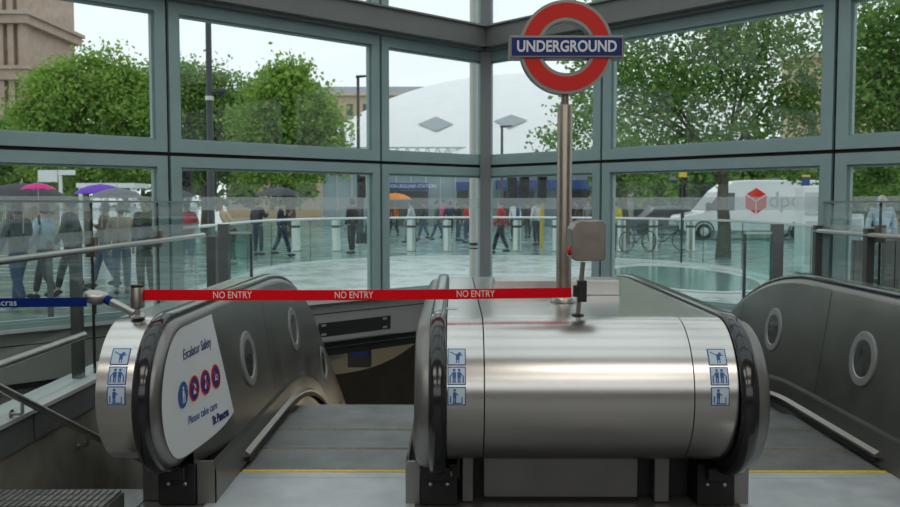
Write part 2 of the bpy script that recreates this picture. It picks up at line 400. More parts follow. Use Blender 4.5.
def panel_off(Y, z, w, sk):
    t = max(0, min(1, (Y-4.35)/.80)); t = t*t*(3-2*t)
    q = max(0, min(1, (.985+g(Y)-z)/(.985-.225)))
    return w+(sk-.012-w)*t*q
def balustrade(parent, X, s, outer=None, w=.11, sk=.18):
    pn = newel(RN)
    b = MB()
    off = [(.034,-.012), (w*.6,-.016), (w*.87,-.028), (w,-.05)]
    b.sweep(frames(X, pn), [(s*a, c) for a, c in off], 0, True, close=False, cap=False)
    r = RN-.05; vs = []; fs = []; cols = []
    for i in range(15):
        a = pi*(i/14)*.5; y = YC-r*cos(a); hh = r*sin(a); cols.append((y, ZC+hh, ZC-hh))
    cols.append((YC+.10, ZC+r, ZC-r)); cols.append((YC+.1001, ZC+r, .225))
    for Y in YS:
        if Y > YC+.11: cols.append((Y, ZC+r+g(Y), .225+g(Y)))
    NZ = 8
    for (y, a, c) in cols:
        for q in range(NZ+1):
            z = a+(c-a)*q/NZ; vs.append((X+s*panel_off(y, z, w, sk), y, z))
    for i in range(len(cols)-1):
        for q in range(NZ): k0 = i*(NZ+1)+q; fs.append((k0, k0+1, k0+NZ+2, k0+NZ+1))
    b.add(vs, fs, 0, True)
    for Y in (6.30, 8.2, 10.2):
        za, zb = .235+g(Y), ZC+r+g(Y); xa, xb = X+s*panel_off(Y, za, w, sk), X+s*panel_off(Y, zb, w, sk)
        b.add([(xa+s*.0015, Y-.003, za), (xa+s*.0015, Y+.003, za), (xb+s*.0015, Y+.003, zb), (xb+s*.0015, Y-.003, zb)], [(0,1,2,3)], 1)
    p = b.build('balustrade', [PANEL, SEAM], parent)
    # handrail
    h = MB(); sec = []
    for (a, c) in ((-.030,-.016), (-.041,-.008), (-.041,.006), (-.032,.018), (-.012,.023), (.012,.023), (.032,.018), (.041,.006), (.041,-.008), (.030,-.016)): sec.append((a, c))
    h.sweep(frames(X, pn), sec, 0, True); h.build('handrail', RUBBER, p)
    gd = MB(); gd.sweep(frames(X, newel(RN, .10)), [(-.032,-.018), (.032,-.018), (.030,-.075), (-.030,-.075)], 0); gd.build('handrail_guide', SEAM, p)
    # ledge, skirt and plinth
    k = MB(); sec = [(sk-.014,.232), (sk-.008,.215), (sk-.003,.205), (sk,.19), (sk,-.62)]
    ys = [4.62]+[y for y in YS if y > 4.65]
    k.sweep([((X, y, g(y)), (s,0,0), (0,0,1)) for y in ys], sec, 0, True, close=False, cap=False)
    k.prism([(X+s*.105,4.62,0), (X+s*sk,4.62,0), (X+s*sk,4.62,.19), (X+s*(sk-.01),4.62,.23), (X+s*.105,4.62,.23)], (0,.03,0), 0); k.box((X+s*.045,4.60,.33), (X+s*(w-.002),4.66,.46), 0)
    k.build('skirt_panel', PANEL, p)
    br = MB(); ys2 = [5.30]+[y for y in YS if y > 5.3]
    br.sweep([((X+s*sk, y, g(y)), (s,0,0), (0,0,1)) for y in ys2], [(0,.055), (.028,.060), (.028,.075), (0,.095)], 0, False)
    br.build('brush_holder', BOXM, p)
    br = MB(); br.sweep([((X+s*sk, y, g(y)), (s,0,0), (0,0,1)) for y in ys2], [(.004,.030), (.032,.025), (.032,.058), (.004,.054)], 0, False)
    br.build('skirt_brush', BLACK, p)
    for Y, dz in ((5.68,0), (7.28,0), (8.93,0), (10.55,0)):
        m = MB(); z = .60+g(Y); x = X+s*(panel_off(Y, z, w, sk)+.004); tl_ = (panel_off(Y, z-.15, w, sk)-panel_off(Y, z+.15, w, sk))/.3
        m.lathe([(.180,-.006), (.180,.006), (.174,.009), (.128,.009), (.120,.002)], (x, Y, z), 36, 0, (s,0,tl_), False)
        m.lathe([(.121,.002), (.0,.002)], (x, Y, z), 36, 1, (s,0,tl_), False)
        m.build('porthole', [PRING, PORT], p)
    m = MB(); x0, x1 = X-.10, X+.10
    m.box((x0, 4.60, 0), (x1, 4.9, .225)); m.box((x0+.04, 4.54, .15), (x1-.04, 4.62, .222))
    m.build('inlet_box', BLACK, p, bevel=.006)
    for dx in (-.045, .045):
        q = MB(); q.lathe([(.011,0), (.011,.004), (.008,.007), (0,.007)], (X+dx, 4.60, .115), 12, 0, (0,-1,0)); q.build('screw', STEELV, p)
    if outer:
        x0, x1 = outer
        c = MB(); yz_solid(c, x0, x1, RD+.002); cl = c.build('outer_cladding', STEEL, p)
        c = MB(); c.box((x0+.015, 4.68, 0), (x1-.0, 4.75, .335)); c.build('base_panel', SKIRT, p)
    return p
def yz_solid(m, x0, x1, r, yend=12.0):
    pts = newel(r, .35, yend, 32, ZD); pl = [(y, z) for (y, z, _, _) in pts]
    bot = [(12.0, g(12)-.3), (9, g(9)-.3), (6.9, -.35), (YC+.35, -.02)]
    n = len(pl); vs = [(x0, y, z) for y, z in pl]+[(x1, y, z) for y, z in pl]
    m.add(vs, [(i, i+1, n+i+1, n+i) for i in range(n-1)], 0, True)
    al = pl+bot
    m.add([(x0, y, z) for y, z in al], [tuple(range(len(al)))]); m.add([(x1, y, z) for y, z in al], [tuple(reversed(range(len(al))))])

def step_z(k): return [0,0,0,-.045,-.17,-.36,-.60,-.87][k] if k < 8 else -.87-.28*(k-7)
def escalator(xa, xb, name_label, inner=True):
    root = thing('escalator', name_label, 'escalator', None, (0,0,0))
    m = MB(); m.box((xa+.002, 5.06, -.02), (xb-.002, 5.165, .004)); n = int((xb-xa)/.02)
    m.build('comb_plate', PLATE, root)
    m = MB(); m.box((xa+.01, 5.165, -.02), (xb-.01, 5.205, .007)); m.build('yellow_comb_edge', YELLOW, root)['label'] = 'yellow edge strip'
    for k in range(16):
        y0 = 5.207+.485*k; z = step_z(k); m = MB()
        m.box((xa+.006, y0, z-.06), (xb-.006, y0+.481, z-.010))
        wr = .0065; nx = int((xb-xa-.02)/(wr*2))
        for i in range(nx):
            x = xa+.012+i*wr*2; m.box((x, y0+.004, z-.0105), (x+wr, y0+.477, z))
        dz = step_z(k)-step_z(k+1)
        m.box((xa+.006, y0+.46, z-max(.08, dz+.06)), (xb-.006, y0+.479, z-.058))
        st = m.build('step', TREAD, root, fix=False)
        if k:
            q = MB(); q.box((xa+.008, y0-.001, z-.012), (xb-.008, y0+.011, z+.0015)); q.build('yellow_edge_line', YELLOWD, st, fix=False)
    return root
YELLOWD = mat('worn_yellow_line', (.30, .25, .10), .6, 0, .4, 25)

esc1 = escalator(XL+.20, XM-.18, 'escalator on the left going down, closed off by the red belt')
balustrade(esc1, XL, 1, (XL-.225, XL-.045), .08, .20); balustrade(esc1, XM, -1)
esc2 = escalator(XR+.18, XRR-.20, 'escalator on the right of the steel drum, partly hidden by it')
balustrade(esc2, XR, 1); balustrade(esc2, XRR, -1, (XRR+.045, XRR+.215), .08, .20)
for e, xa, xb in ((esc1, XL+.20, XM-.18), (esc2, XR+.18, XRR-.20)):
    m = MB(); m.box((xa-.05, 3.6, -.02), (xb+.05, 5.058, .003))
    for i in range(1, 4): pass
    m.build('landing_plate', PLATE, e)
m = MB(); m.box((XM-.06, 4.597, .16), (XM+.07, 4.600, .185)); m.build('brass_plate', mat('brass', (.45,.30,.08), .4, .8), esc1)

# --- stickers on the rounded newel fronts
def pictogram(parent, xc, ang0, kind, size=.088, name='notice_sticker'):
    r = RD+.0035
    def S(u, v, lift):       # u across, v up along the curve
        a = ang0+v/r; return (xc+u, YC-(r+lift)*cos(a), ZD+(r+lift)*sin(a))
    m = MB(); h = size/2
    def quad(u0, v0, u1, v1, lift, mi):
        n = max(1, int((v1-v0)/.012)); vs = []
        for i in range(n+1):
            v = v0+(v1-v0)*i/n; vs += [S(u0, v, lift), S(u1, v, lift)]
        m.add(vs, [(2*i, 2*i+1, 2*i+3, 2*i+2) for i in range(n)], mi, True)
    def disc(u, v, rr, lift, mi): m.add([S(u+rr*cos(2*pi*j/12), v+rr*sin(2*pi*j/12), lift) for j in range(12)], [tuple(range(12))], mi)
    def line(u0, v0, u1, v1, w, lift, mi):
        du, dv = u1-u0, v1-v0; l = sqrt(du*du+dv*dv); a, b = -dv/l*w/2, du/l*w/2
        m.add([S(u0+a, v0+b, lift), S(u1+a, v1+b, lift), S(u1-a, v1-b, lift), S(u0-a, v0-b, lift)], [(0,1,2,3)], mi)
    quad(-h, -h, h, h, 0, 1); quad(-h+.005, -h+.005, h-.005, h-.005, .0006, 0)
    q = size/.09
    if kind == 0:      # dog to be carried: arm and small dog
        line(-.032*q, .026*q, .004*q, .004*q, .005, .0012, 1); line(.004*q, .004*q, .03*q, .008*q, .005, .0012, 1)
        quad(-.004*q, -.018*q, .014*q, .014*q, .0012, 1); disc(.014*q, .016*q, .008*q, .0012, 1); quad(-.003*q, -.034*q, .002*q, -.016*q, .0012, 1); quad(.008*q, -.034*q, .013*q, -.016*q, .0012, 1)
    elif kind == 1:    # two people side by side holding the handrails
        for sx in (-1, 1):
            disc(sx*.012*q, .028*q, .007*q, .0012, 1); quad(sx*.012*q-.009*q, -.010*q, sx*.012*q+.009*q, .019*q, .0012, 1)
            quad(sx*.012*q-.007*q, -.034*q, sx*.012*q-.001*q, -.010*q, .0012, 1); quad(sx*.012*q+.001*q, -.034*q, sx*.012*q+.007*q, -.010*q, .0012, 1)
            line(sx*.018*q, .014*q, sx*.031*q, -.002*q, .005, .0012, 1); line(sx*.032*q, -.034*q, sx*.032*q, -.0*q, .006, .0012, 1)
    else:              # one person facing along the step
        disc(-.010*q, .028*q, .007*q, .0012, 1); quad(-.018*q, -.010*q, -.002*q, .019*q, .0012, 1)
        quad(-.017*q, -.034*q, -.011*q, -.010*q, .0012, 1); quad(-.009*q, -.034*q, -.003*q, -.010*q, .0012, 1)
        line(-.004*q, .014*q, .008*q, .004*q, .005, .0012, 1); line(-.030*q, -.034*q, -.030*q, .0*q, .006, .0012, 1)
        quad(-.022*q, -.038*q, .028*q, -.033*q, .0012, 1); line(.026*q, -.034*q, .026*q, -.004*q, .005, .0012, 1)
    return m.build(name, [PICTBG, PICT], parent, fix=False)
def sticker_column(parent, xc, c0=.345, size=.088):
    for kind, da in ((0, .262), (1, 0), (2, -.262)): pictogram(parent, xc, c0+da, kind, size)

bal1 = [c for c in esc1.children if c.name.startswith('balustrade')][0]
sticker_column(bal1, XL-.125)

# --- the casing between the two escalators
cas = thing('escalator_casing', 'wide brushed steel drum casing standing between the two escalators', 'casing')
m = MB(); yz_solid(m, .148, 1.142, RD+.004); m.build('drum', STEEL, cas)
for x0, x1, sx in ((XM+.046, .142, .013), (1.148, XR-.046, 1.266)):
    m = MB(); yz_solid(m, x0, x1, RD+.002); e = m.build('end_strip', STEEL, cas)
    sticker_column(e, sx)
m = MB(); m.box((.140, 4.75, .05), (.150, 5.5, 1.0)); m.box((1.140, 4.75, .05), (1.150, 5.5, 1.0)); m.build('seam_filler', SEAM, cas)
m = MB(); m.box((.165, 4.70, .012), (1.0, 4.74, .36)); m.build('base_panel', SKIRT, cas)
for x0, x1 in ((.045, .105), (1.085, 1.165)):
    m = MB(); m.box((x0, 4.66, 0), (x1, 4.78, .36)); m.build('base_post', SKIRT, cas, bevel=.004)
m = MB(); m.box((XM+.11, 4.76, .0), (XR-.11, 4.82, .34)); m.build('recess_back', BLACK, cas)
m = MB(); m.box((.165, 4.69, 0), (1.0, 4.70, .014)); m.build('base_seal', SEAM, cas)
zt = ZD+RD+.004
m = MB(); m.prism([(.235, 5.50, zt+.001), (1.045, 5.50, zt+.001), (1.045, 5.50, zt+.092), (.262, 5.50, zt+.092)], (0,.30,0)); m.build('rear_cover', mat('pale_steel', (.62,.61,.59), .3, .85, .05, 5), cas, bevel=.004)
m = MB(); c = on(452, 309, zt-.002); m.box((c.x-.03, c.y-.03, zt-.002), (c.x+.03, c.y+.05, zt+.001)); m.build('key_switch_plate', STEELV, cas)
m = MB()
for (px, z, w) in ((575, .60, .006), (545, .52, .004), (455, .50, .010)):
    pass
# --- safety sign on the left inner panel
def onpanel(o):
    for v in o.data.vertices: v.co.x += panel_off(v.co.y, v.co.z, .08, .20)-.08
xf = XL+.08+.0030; r = RN-.05-.008
pts = [(xf, 5.02, ZC+r)]+[(xf, YC+.28-.28*i/6, ZC+r) for i in range(7)]
for i in range(1, 25):
    a = pi*i/24; pts.append((xf, YC-r*sin(a), ZC+r*cos(a)))
pts += [(xf, YC+.10, ZC-r+.003), (xf, 4.80, ZC-r+.03), (xf, 5.16, .375), (xf, 5.10, .64)]
# as a fine grid clipped to the outline, so that it bends with the panel
yrows = [YC-r*cos(pi*.5*i/12) for i in range(13)]+[YC+.03*i for i in range(1, 19)]+[5.04, 5.07, 5.10, 5.13, 5.16]
vs = []; fs = []
for y in yrows:
    if y <= YC: a_ = sqrt(max(0, r*r-(y-YC)**2)); hi, lo_ = ZC+a_, ZC-a_
    else:
        hi = ZC+r if y <= 5.02 else ZC+r-(y-5.02)/.14*(ZC+r-.375); t = (y-YC)/(5.16-YC); lo_ = ZC-r+(.375-(ZC-r))*t*t
        if y > 5.15: hi = .376
    for q in range(9): vs.append((xf, y, hi+(lo_-hi)*q/8))
for i in range(len(yrows)-1):
    for q in range(8): k0 = i*9+q; fs.append((k0, k0+1, k0+10, k0+9))
m = MB(); m.add(vs, fs, 0, True); sgn = m.build('safety_sign', WHITE, bal1); onpanel(sgn); sgn['label'] = 'white escalator safety sign'
xs_ = xf+.0028
def sign_text(s_, y, z, size, mt, off=0.0, xs=1.0, rot=0.0):
    t = lettering('sign_lettering', s_, size, mt, (xs_, y, z), (0, cos(rot), sin(rot)), (0, -sin(rot), cos(rot)), bal1, xs, off, 'CENTER', .0004); onpanel(t); return t
sign_text('Escalator Safety', 4.70, .830, .080, NAVY, 0, .90)
sign_text('Please take care', 4.71, .475, .064, PICT, 0, .92)
sign_text('St Pancras', 4.935, .400, .066, NAVY, .003, .86)
for i, yy in enumerate((4.455, 4.615, 4.775, 4.935)):
    m = MB(); z = .630; rr = .069
    m.lathe([(rr,0), (rr,.0015), (0,.0015)], (xs_, yy, z), 28, 0, (1,0,0), False)
    if i: m.lathe([(rr*.84,.0016), (rr*.84,.0022), (0,.0022)], (xs_, yy, z), 28, 1, (1,0,0), False)
    x = xs_+.003
    def q4(y0, z0, y1, z1, mi): m.add([(x, yy+y0, z+z0), (x, yy+y1, z+z0), (x, yy+y1, z+z1), (x, yy+y0, z+z1)], [(0,1,2,3)], mi)
    if i == 0:
        m.lathe([(.010,0), (0,.0001)], (x, yy, z+.034), 12, 2, (1,0,0), False); q4(-.013,-.012,.013,.022,2); q4(-.011,-.044,-.002,-.012,2); q4(.002,-.044,.011,-.012,2); q4(.018,-.044,.026,.004,2)
    elif i == 1:
        q4(-.02,-.03,.02,-.01,2); q4(-.01,-.01,.0,.03,2); q4(.004,-.005,.02,.02,2)
    elif i == 2:
        m.lathe([(.009,0), (0,.0001)], (x, yy, z+.03), 12, 2, (1,0,0), False); q4(-.012,-.01,.006,.02,2); q4(-.02,-.035,.0,-.012,2); q4(.004,-.02,.022,-.004,2)
    else:
        q4(-.025,-.02,.025,-.008,2); q4(-.02,-.008,-.006,.02,2); q4(.004,-.008,.018,.012,2)
    if i:
        d = .042; w = .006
        m.add([(x+.0006, yy-d-w*.7, z+d-w*.7), (x+.0006, yy-d+w*.7, z+d+w*.7), (x+.0006, yy+d+w*.7, z-d+w*.7), (x+.0006, yy+d-w*.7, z-d-w*.7)], [(0,1,2,3)], 0)
    onpanel(m.build('sign_symbol', [RED if i else PICT, NAVY, WHITE], bal1, fix=False))

# ------------------------------------------------------------------ belt barriers
zt2 = ZD+RD+.003
bx, by = XL-.125, 4.42
post = thing('belt_post', 'short steel post with black topped drum head on the left newel', 'barrier post', None, (bx, by, zt2))
m = MB(); m.lathe([(0,.0), (.036,0), (.036,.006), (.014,.014), (.014,.05)], (0,0,0), 20); m.build('base', STEELV, post)
m = MB(); m.lathe([(0,.045), (.020,.045), (.036,.052), (.036,.150), (.034,.155), (0,.155)], (0,0,0), 24); m.build('drum_head', BOXM, post)
m = MB(); m.lathe([(0,.1555), (.031,.1555), (.033,.160), (.031,.168), (0,.169)], (0,0,0), 24); m.build('cap', BLACK, post)
arm = thing('belt_cassette', 'angled steel tube arm with domed cassette leaning left off the newel', 'barrier arm', None, (bx-.012, by+.055, zt2))
tip = at(104, 298, 4.55); tip = Vector((tip.x-bx+.012, tip.y-by-.055, tip.z-zt2))
m = MB(); m.tube([tuple(tip*.12), tuple(tip*.85)], .021, 16); m.lathe([(0,0), (.032,0), (.030,.012), (.015,.02)], (0,0,.001), 18); m.build('tube_arm', STEELV, arm)
m = MB(); m.tube([tuple(tip*.78), tuple(tip*.98)], .024, 16); m.build('blue_collar', TAPEB, arm)
d = Vector((-.10, -.02, .012)); m = MB()
m.tube([tip+Vector((.012,0,-.012)), tip+Vector((.004,0,.0)), tip+d*.3, tip+d*.75, tip+d*.95, tip+d], [.022, .034, .039, .036, .026, .006], 18); m.build('cassette_head', STEELV, arm)
m = MB(); m.box(tip+Vector((-.06,-.012,-.085)), tip+Vector((-.045,.012,-.035))); m.build('latch', BLACK, arm)
# emergency stop post with its box
zd = ZD+RD+.006
sx, sy = .640, 4.50
es = thing('control_post', 'slim leaning steel post carrying a steel control box with a red button', 'control post', None, (sx, sy, zd))
tp = at(583, 262, sy); tp = Vector((tp.x-sx, 0, tp.z-zd))
m = MB(); m.lathe([(0,0), (.032,0), (.032,.005), (.014,.010)], (0,0,0), 20); m.build('base', BLACK, es)
m = MB(); m.tube([(0,0,.004), tuple(tp)], .0125, 14); m.build('stem', BOXM, es)
c0 = at(569, 260, sy); c1 = at(603, 220, sy); w = c1.x-c0.x; x0 = c0.x-sx; z0 = c0.z-zd; z1 = c1.z-zd
prof = [(x0, z0+.02), (x0+.02, z0), (x0+w-.012, z0), (x0+w, z0+.012), (x0+w, z1-.02), (x0+w-.02, z1), (x0+.05, z1), (x0+.02, z1-.012), (x0, z1-.045)]
m = MB(); m.prism([(x, -.09, z) for x, z in prof], (0,.18,0)); bx_ = m.build('control_box', BOXM, es, bevel=.006)
m = MB(); m.lathe([(0,0), (.024,0), (.024,.008), (.018,.014), (0,.017)], (x0+.001, -.045, z0+.05), 20, 0, (-1,0,0)); m.build('red_button', RED, bx_)
cl = at(582, 291, sy); cz = cl.z-zd
m = MB(); m.box((cl.x-sx-.024, -.025, cz-.055), (cl.x-sx+.022, .025, cz+.055)); m.box((cl.x-sx-.045, -.018, cz-.03), (cl.x-sx-.02, .018, cz+.03)); m.build('belt_clip', BLACK, es, bevel=.004)
# red belt
A = at(141, 295, by); B = at(571.5, 292.7, sy)
ta = MB(); n = 40; vs = []
for i in range(n+1):
    t = i/n; p = A.lerp(B, t); sag = -.006*sin(pi*t)
    for dz, dy in ((-.0275, -.0006), (.0275, -.0006), (.0275, .0006), (-.0275, .0006)): vs.append((p.x, p.y+dy+.004*sin(9*t), p.z+dz*(1-.06*t)+sag))
ta.add(vs, [(4*i+j, 4*i+(j+1)%4, 4*i+4+(j+1)%4, 4*i+4+j) for i in range(n) for j in range(4)], 0, False)
tape = ta.build('barrier_belt', TAPER); tag(tape, 'red webbing belt printed with white capitals, stretched across the left escalator', 'barrier belt')
for px in (232, 354, 477):
    t = (px-141)/(575-141); p = A.lerp(B, t)
    lettering('belt_lettering', 'NO ENTRY', .050, mat('belt_print', (.90,.80,.78), .6), (p.x, p.y-.0062+.004*sin(9*t), p.z-.006*sin(pi*t)), (B-A), (0,0,1), tape, .80, .0, 'CENTER', .0003)
A2 = at(87, 302, 4.48); B2 = at(-40, 303.3, 4.35)
m = MB(); m.bar(A2, B2, .0015, .047, (0,0,1)); tb = m.build('blue_belt', TAPEB); tag(tb, 'dark blue webbing belt leaving the photo on the left', 'barrier belt')
dd = (A2-B2).normalized(); p = A2.lerp(B2, (87+4)/127)
lettering('belt_lettering', 'St Pancras', .046, mat('belt_print_white', (.7,.75,.8), .6), p+Vector((0,-.0025,0)), dd, (0,0,1), tb, 1.0, .0, 'CENTER', .0003)
# wall clip the blue belt ends at lies outside the photo

# ------------------------------------------------------------------ roundel sign
rx_, ry_ = at(563.5, 303, 5.12).x, 5.12
sg = thing('station_sign', 'round red ring station sign with blue name bar on a steel pole', 'sign', None, (rx_, ry_, zd))
m = MB(); m.lathe([(0,0), (.078,0), (.078,.028), (.074,.032), (.045,.034)], (0,0,0), 28); m.build('base_flange', STEELV, sg)
zc_ = at(563.5, 48.3, ry_).z-zd; zk = at(563, 107, ry_).z-zd
m = MB(); m.lathe([(.044,.02), (.044,zk), (.040,zk+.012), (0,zk+.012)], (0,0,0), 24); m.build('pole', BOXM, sg)
m = MB(); m.lathe([(.022,zk-.02), (.022,zc_-.235)], (0,0,0), 16); m.build('neck', BRONZE, sg)
ro, r1, r2, ri = .267, .250, .168, .148; T = .045
m = MB(); m.lathe([(ri,-T), (ro,-T), (ro,T), (ri,T), (ri,-T)], (0,0,zc_), 64, 0, (0,1,0), False); ring = m.build('ring', mat('sign_housing', (.23,.22,.20), .4, .6), sg)
m = MB(); m.lathe([(r2,-T-.004), (r1,-T-.004), (r1,-T+.001), (r2,-T+.001)], (0,0,zc_), 64, 0, (0,1,0), False); m.build('red_ring_face', RED, ring)
bw, bh = .327, .064; T2 = .06
m = MB(); m.box((-bw,-T2,zc_-bh), (bw,T2,zc_+bh)); bar = m.build('name_bar', mat('sign_housing', (0,0,0)), sg, bevel=.006)
m = MB(); m.box((-bw+.012,-T2-.003,zc_-bh+.012), (bw-.012,-T2+.002,zc_+bh-.014)); m.build('blue_face', BLUE, bar)
lt = lettering('sign_lettering', 'UNDERGROUND', .088, WHITE, (0,-T2-.0045,zc_-.002), (1,0,0), (0,0,1), bar, .84, .0025, 'CENTER', .001)

# ------------------------------------------------------------------ glass pavilion
CN = at(485, 283, 11.4); CN.z = 0
DL = Vector((-930, -875, 0)).normalized(); DR = Vector((800, -875, 0)).normalized()
NL = Vector((DL.y, -DL.x, 0)); NL = NL if NL.y < 0 else -NL      # inward normals
NR = Vector((DR.y, -DR.x, 0)); NR = NR if NR.y < 0 else -NR
def wall_t(D, px):      # distance along a window wall at which a photo column falls
    k = ray(px, 203); k = k[0]/k[1]
    return (k*CN.y-CN.x)/(D.x-k*D.y)
ZS, ZT = at(485, 285, 11.4).z, at(485, 167, 11.4).z
ZB0, ZB1 = at(485, 55, 11.4).z, at(485, 34, 11.4).z
ZTOP = 5.5
win_no = [0]
def bay(D, Nn, t0, t1, name_label):
    win_no[0] += 1
    fr = MB(); gap = .016; fw, dp = .105, .10
    def B(ta, tb, za, zb, o0, o1, mb, mi=0):
        c = CN+D*((ta+tb)/2)+Nn*((o0+o1)/2); c.z = (za+zb)/2
        mb.obox(c, D*((tb-ta)/2), Nn*((o1-o0)/2), Vector((0,0,(zb-za)/2)), mi)
    f0 = .05 if t0 < .2 else fw
    def panel(za, zb, bot, top):
        a, b = t0+gap, t1-gap
        B(a, a+f0, za, zb, 0, dp, fr); B(b-fw, b, za, zb, 0, dp, fr)
        B(a+f0, b-fw, za, za+bot, 0, dp, fr); B(a+f0, b-fw, zb-top, zb, 0, dp, fr)
        # glazing bead, set back
        for (x0, x1, y0, y1) in ((a+f0, a+f0+.022, za+bot, zb-top), (b-fw-.022, b-fw, za+bot, zb-top), (a+f0+.022, b-fw-.022, za+bot, za+bot+.022), (a+f0+.022, b-fw-.022, zb-top-.022, zb-top)):
            B(x0, x1, y0, y1, .012, dp-.035, fr)
        return (a+f0, b-fw, za+bot, zb-top)
    ps = [panel(ZS, ZT-.018, .045, .105), panel(ZT+.018, ZB0+.02, .11, .13), panel(ZB1, ZTOP, .05, .1)]
    B(t0, t1, ZS+.01, ZTOP, -.004, .05, fr, 1) if False else None
    # dark joints between the frames
    B(t0-.0155, t0+.0155, ZS, ZTOP, .0, .055, fr, 1); B(t1-.0155, t1+.0155, ZS, ZTOP, .0, .055, fr, 1); B(t0, t1, ZT-.018, ZT+.018, .0, .055, fr, 1)
    w = fr.build('window_%d' % win_no[0], [FRAME, GASKET]); struct(w)
    for (a, b, za, zb) in ps:
        gl = MB(); B(a, b, za, zb, .045, .057, gl); gl.build('glass_pane', GLASS, w)
    a, b, za, zb = ps[0]; fb = MB(); B(a, b, H-.075, H+.055, .058, .0595, fb); fb.build('frosted_band', FROST, w)
    return w
tl = [0.06, wall_t(DL, 376), wall_t(DL, 165.5), wall_t(DL, 165.5)+2.6, wall_t(DL, 165.5)+5.2]
tr = [0.06, wall_t(DR, 606), wall_t(DR, 837), wall_t(DR, 837)+2.6, wall_t(DR, 837)+5.2]
for i in range(4): bay(DL, NL, tl[i], tl[i+1], '')
for i in range(4): bay(DR, NR, tr[i], tr[i+1], '')
def wallbox(D, Nn, ta, tb, za, zb, o0, o1, mb, mi=0):
    c = CN+D*((ta+tb)/2)+Nn*((o0+o1)/2); c.z = (za+zb)/2
    mb.obox(c, D*((tb-ta)/2), Nn*((o1-o0)/2), Vector((0,0,(zb-za)/2)), mi)
m = MB(); c = CN+(NL+NR)*.10; m.obox((c.x, c.y, (ZS-.03+ZTOP)/2), (.068,0,0), (0,.09,0), (0,0,(ZTOP-ZS+.03)/2)); struct(m.build('corner_post', POSTG))
EL, ER = tl[-1], tr[-1]
for nm, D, Nn, e in (('trim_1', DL, NL, EL), ('trim_2', DR, NR, ER)):
    m = MB(); wallbox(D, Nn, .05, e, ZB0+.035, ZB1, .10, .30, m); wallbox(D, Nn, .05, e, ZB0+.005, ZB0+.035, .10, .20, m); wallbox(D, Nn, .05, e, ZB1, ZB1+.02, .0, .34, m)
    struct(m.build(nm, BEAM))
# slab edge under the glazing
for nm, D, Nn, e, split in (('fascia_left', DL, NL, EL, 0), ('fascia_right', DR, NR, ER, 0)):
    m = MB(); wallbox(D, Nn, -.1, e, .06, ZS-.03, -.25, .02, m, 0); wallbox(D, Nn, -.1, e, -.10, .06, -.25, -.03, m, 2); wallbox(D, Nn, -.1, e, ZS-.03, ZS, -.28, .13, m, 1)
    wallbox(D, Nn, -.1, e, ZS-.16, ZS-.15, .02, .024, m, 2)
    f = struct(m.build('wall_'+nm, [FASC, SILL, SEAM]))
t0, t1 = wall_t(DL, 388), wall_t(DL, 315); m = MB()
zz0, zz1 = at(350, 333, CN.y+DL.y*(t0+t1)/2).z, at(350, 319, CN.y+DL.y*(t0+t1)/2).z
for (a, b, c_, d_) in ((t0-.12, t1+.12, zz0-.05, zz0), (t0-.12, t1+.12, zz1, zz1+.05), (t0-.12, t0, zz0, zz1), (t1, t1+.12, zz0, zz1)): wallbox(DL, NL, a, b, c_, d_, .02, .045, m, 0)
wallbox(DL, NL, t0, t1, zz0, zz1, .02, .028, m, 1)
for q in (.08, t1-t0-.08):
    for zq in (zz0+.03, zz1-.03):
        wallbox(DL, NL, t0+q-.03, t0+q+.03, zq-.012, zq+.012, .028, .034, m, 0)
vent = m.build('air_vent', [FASC, BLACK]); tag(vent, 'long black slot vent with pale frame below the window sill', 'vent')
LE, RE = CN+DL*EL, CN+DR*ER
m = MB(); m.prism([(CN.x, CN.y+.3, ZTOP), (LE.x-.2, LE.y, ZTOP), (LE.x-.2, 1.0, ZTOP), (RE.x+.2, 1.0, ZTOP), (RE.x+.2, RE.y, ZTOP)], (0,0,.3)); CEILP = m
m = MB()
for i in range(6):
    y = 1.0+i*1.9; xl = max(LE.x-.1, CN.x+DL.x*((y-CN.y)/DL.y)) if y > LE.y else LE.x-.1; xr = min(RE.x+.1, CN.x+DR.x*((y-CN.y)/DR.y)) if y > RE.y else RE.x+.1
    m.box((xl, y-.09, ZTOP), (xr, y+.09, ZTOP+.3))
for x in (-6, -4, -2, 0.4, 2.6, 4.6, 6.4): m.box((x-.05, 1, ZTOP+.05), (x+.05, min(11.2, CN.y-abs(x-CN.x)*1.0), ZTOP+.2))
m.box((LE.x-.2, -9.2, ZTOP), (RE.x+.2, 1.0, ZTOP+.3)); cl_ = struct(m.build('ceiling', CEIL))
CEILP.v = [(v[0], v[1], ZTOP+.31 if v[2] < ZTOP+.1 else ZTOP+.33) for v in CEILP.v]
CEILP.build('glass_pane', GLASS, cl_)
XW, XE = -2.45, 3.32
yw = CN.y+DL.y*((XW-CN.x)/DL.x); ye = CN.y+DR.y*((XE-CN.x)/DR.x)
m = MB(); m.box((LE.x-.25, -9.2, -.3), (LE.x-.05, LE.y, ZTOP)); struct(m.build('wall_side_left', mat('hall_wall', (.36,.35,.33), .7, 0, .08, 1)))
m = MB(); m.box((RE.x+.05, -9.2, -.3), (RE.x+.25, RE.y, ZTOP)); struct(m.build('wall_side_right', MATS['hall_wall']))
m = MB(); m.box((LE.x-.05, -9.2, -.3), (RE.x+.05, -9.0, 2.5)); struct(m.build('wall_rear', mat('rear_wall', (.10,.095,.09), .7, 0, .1, 1)))
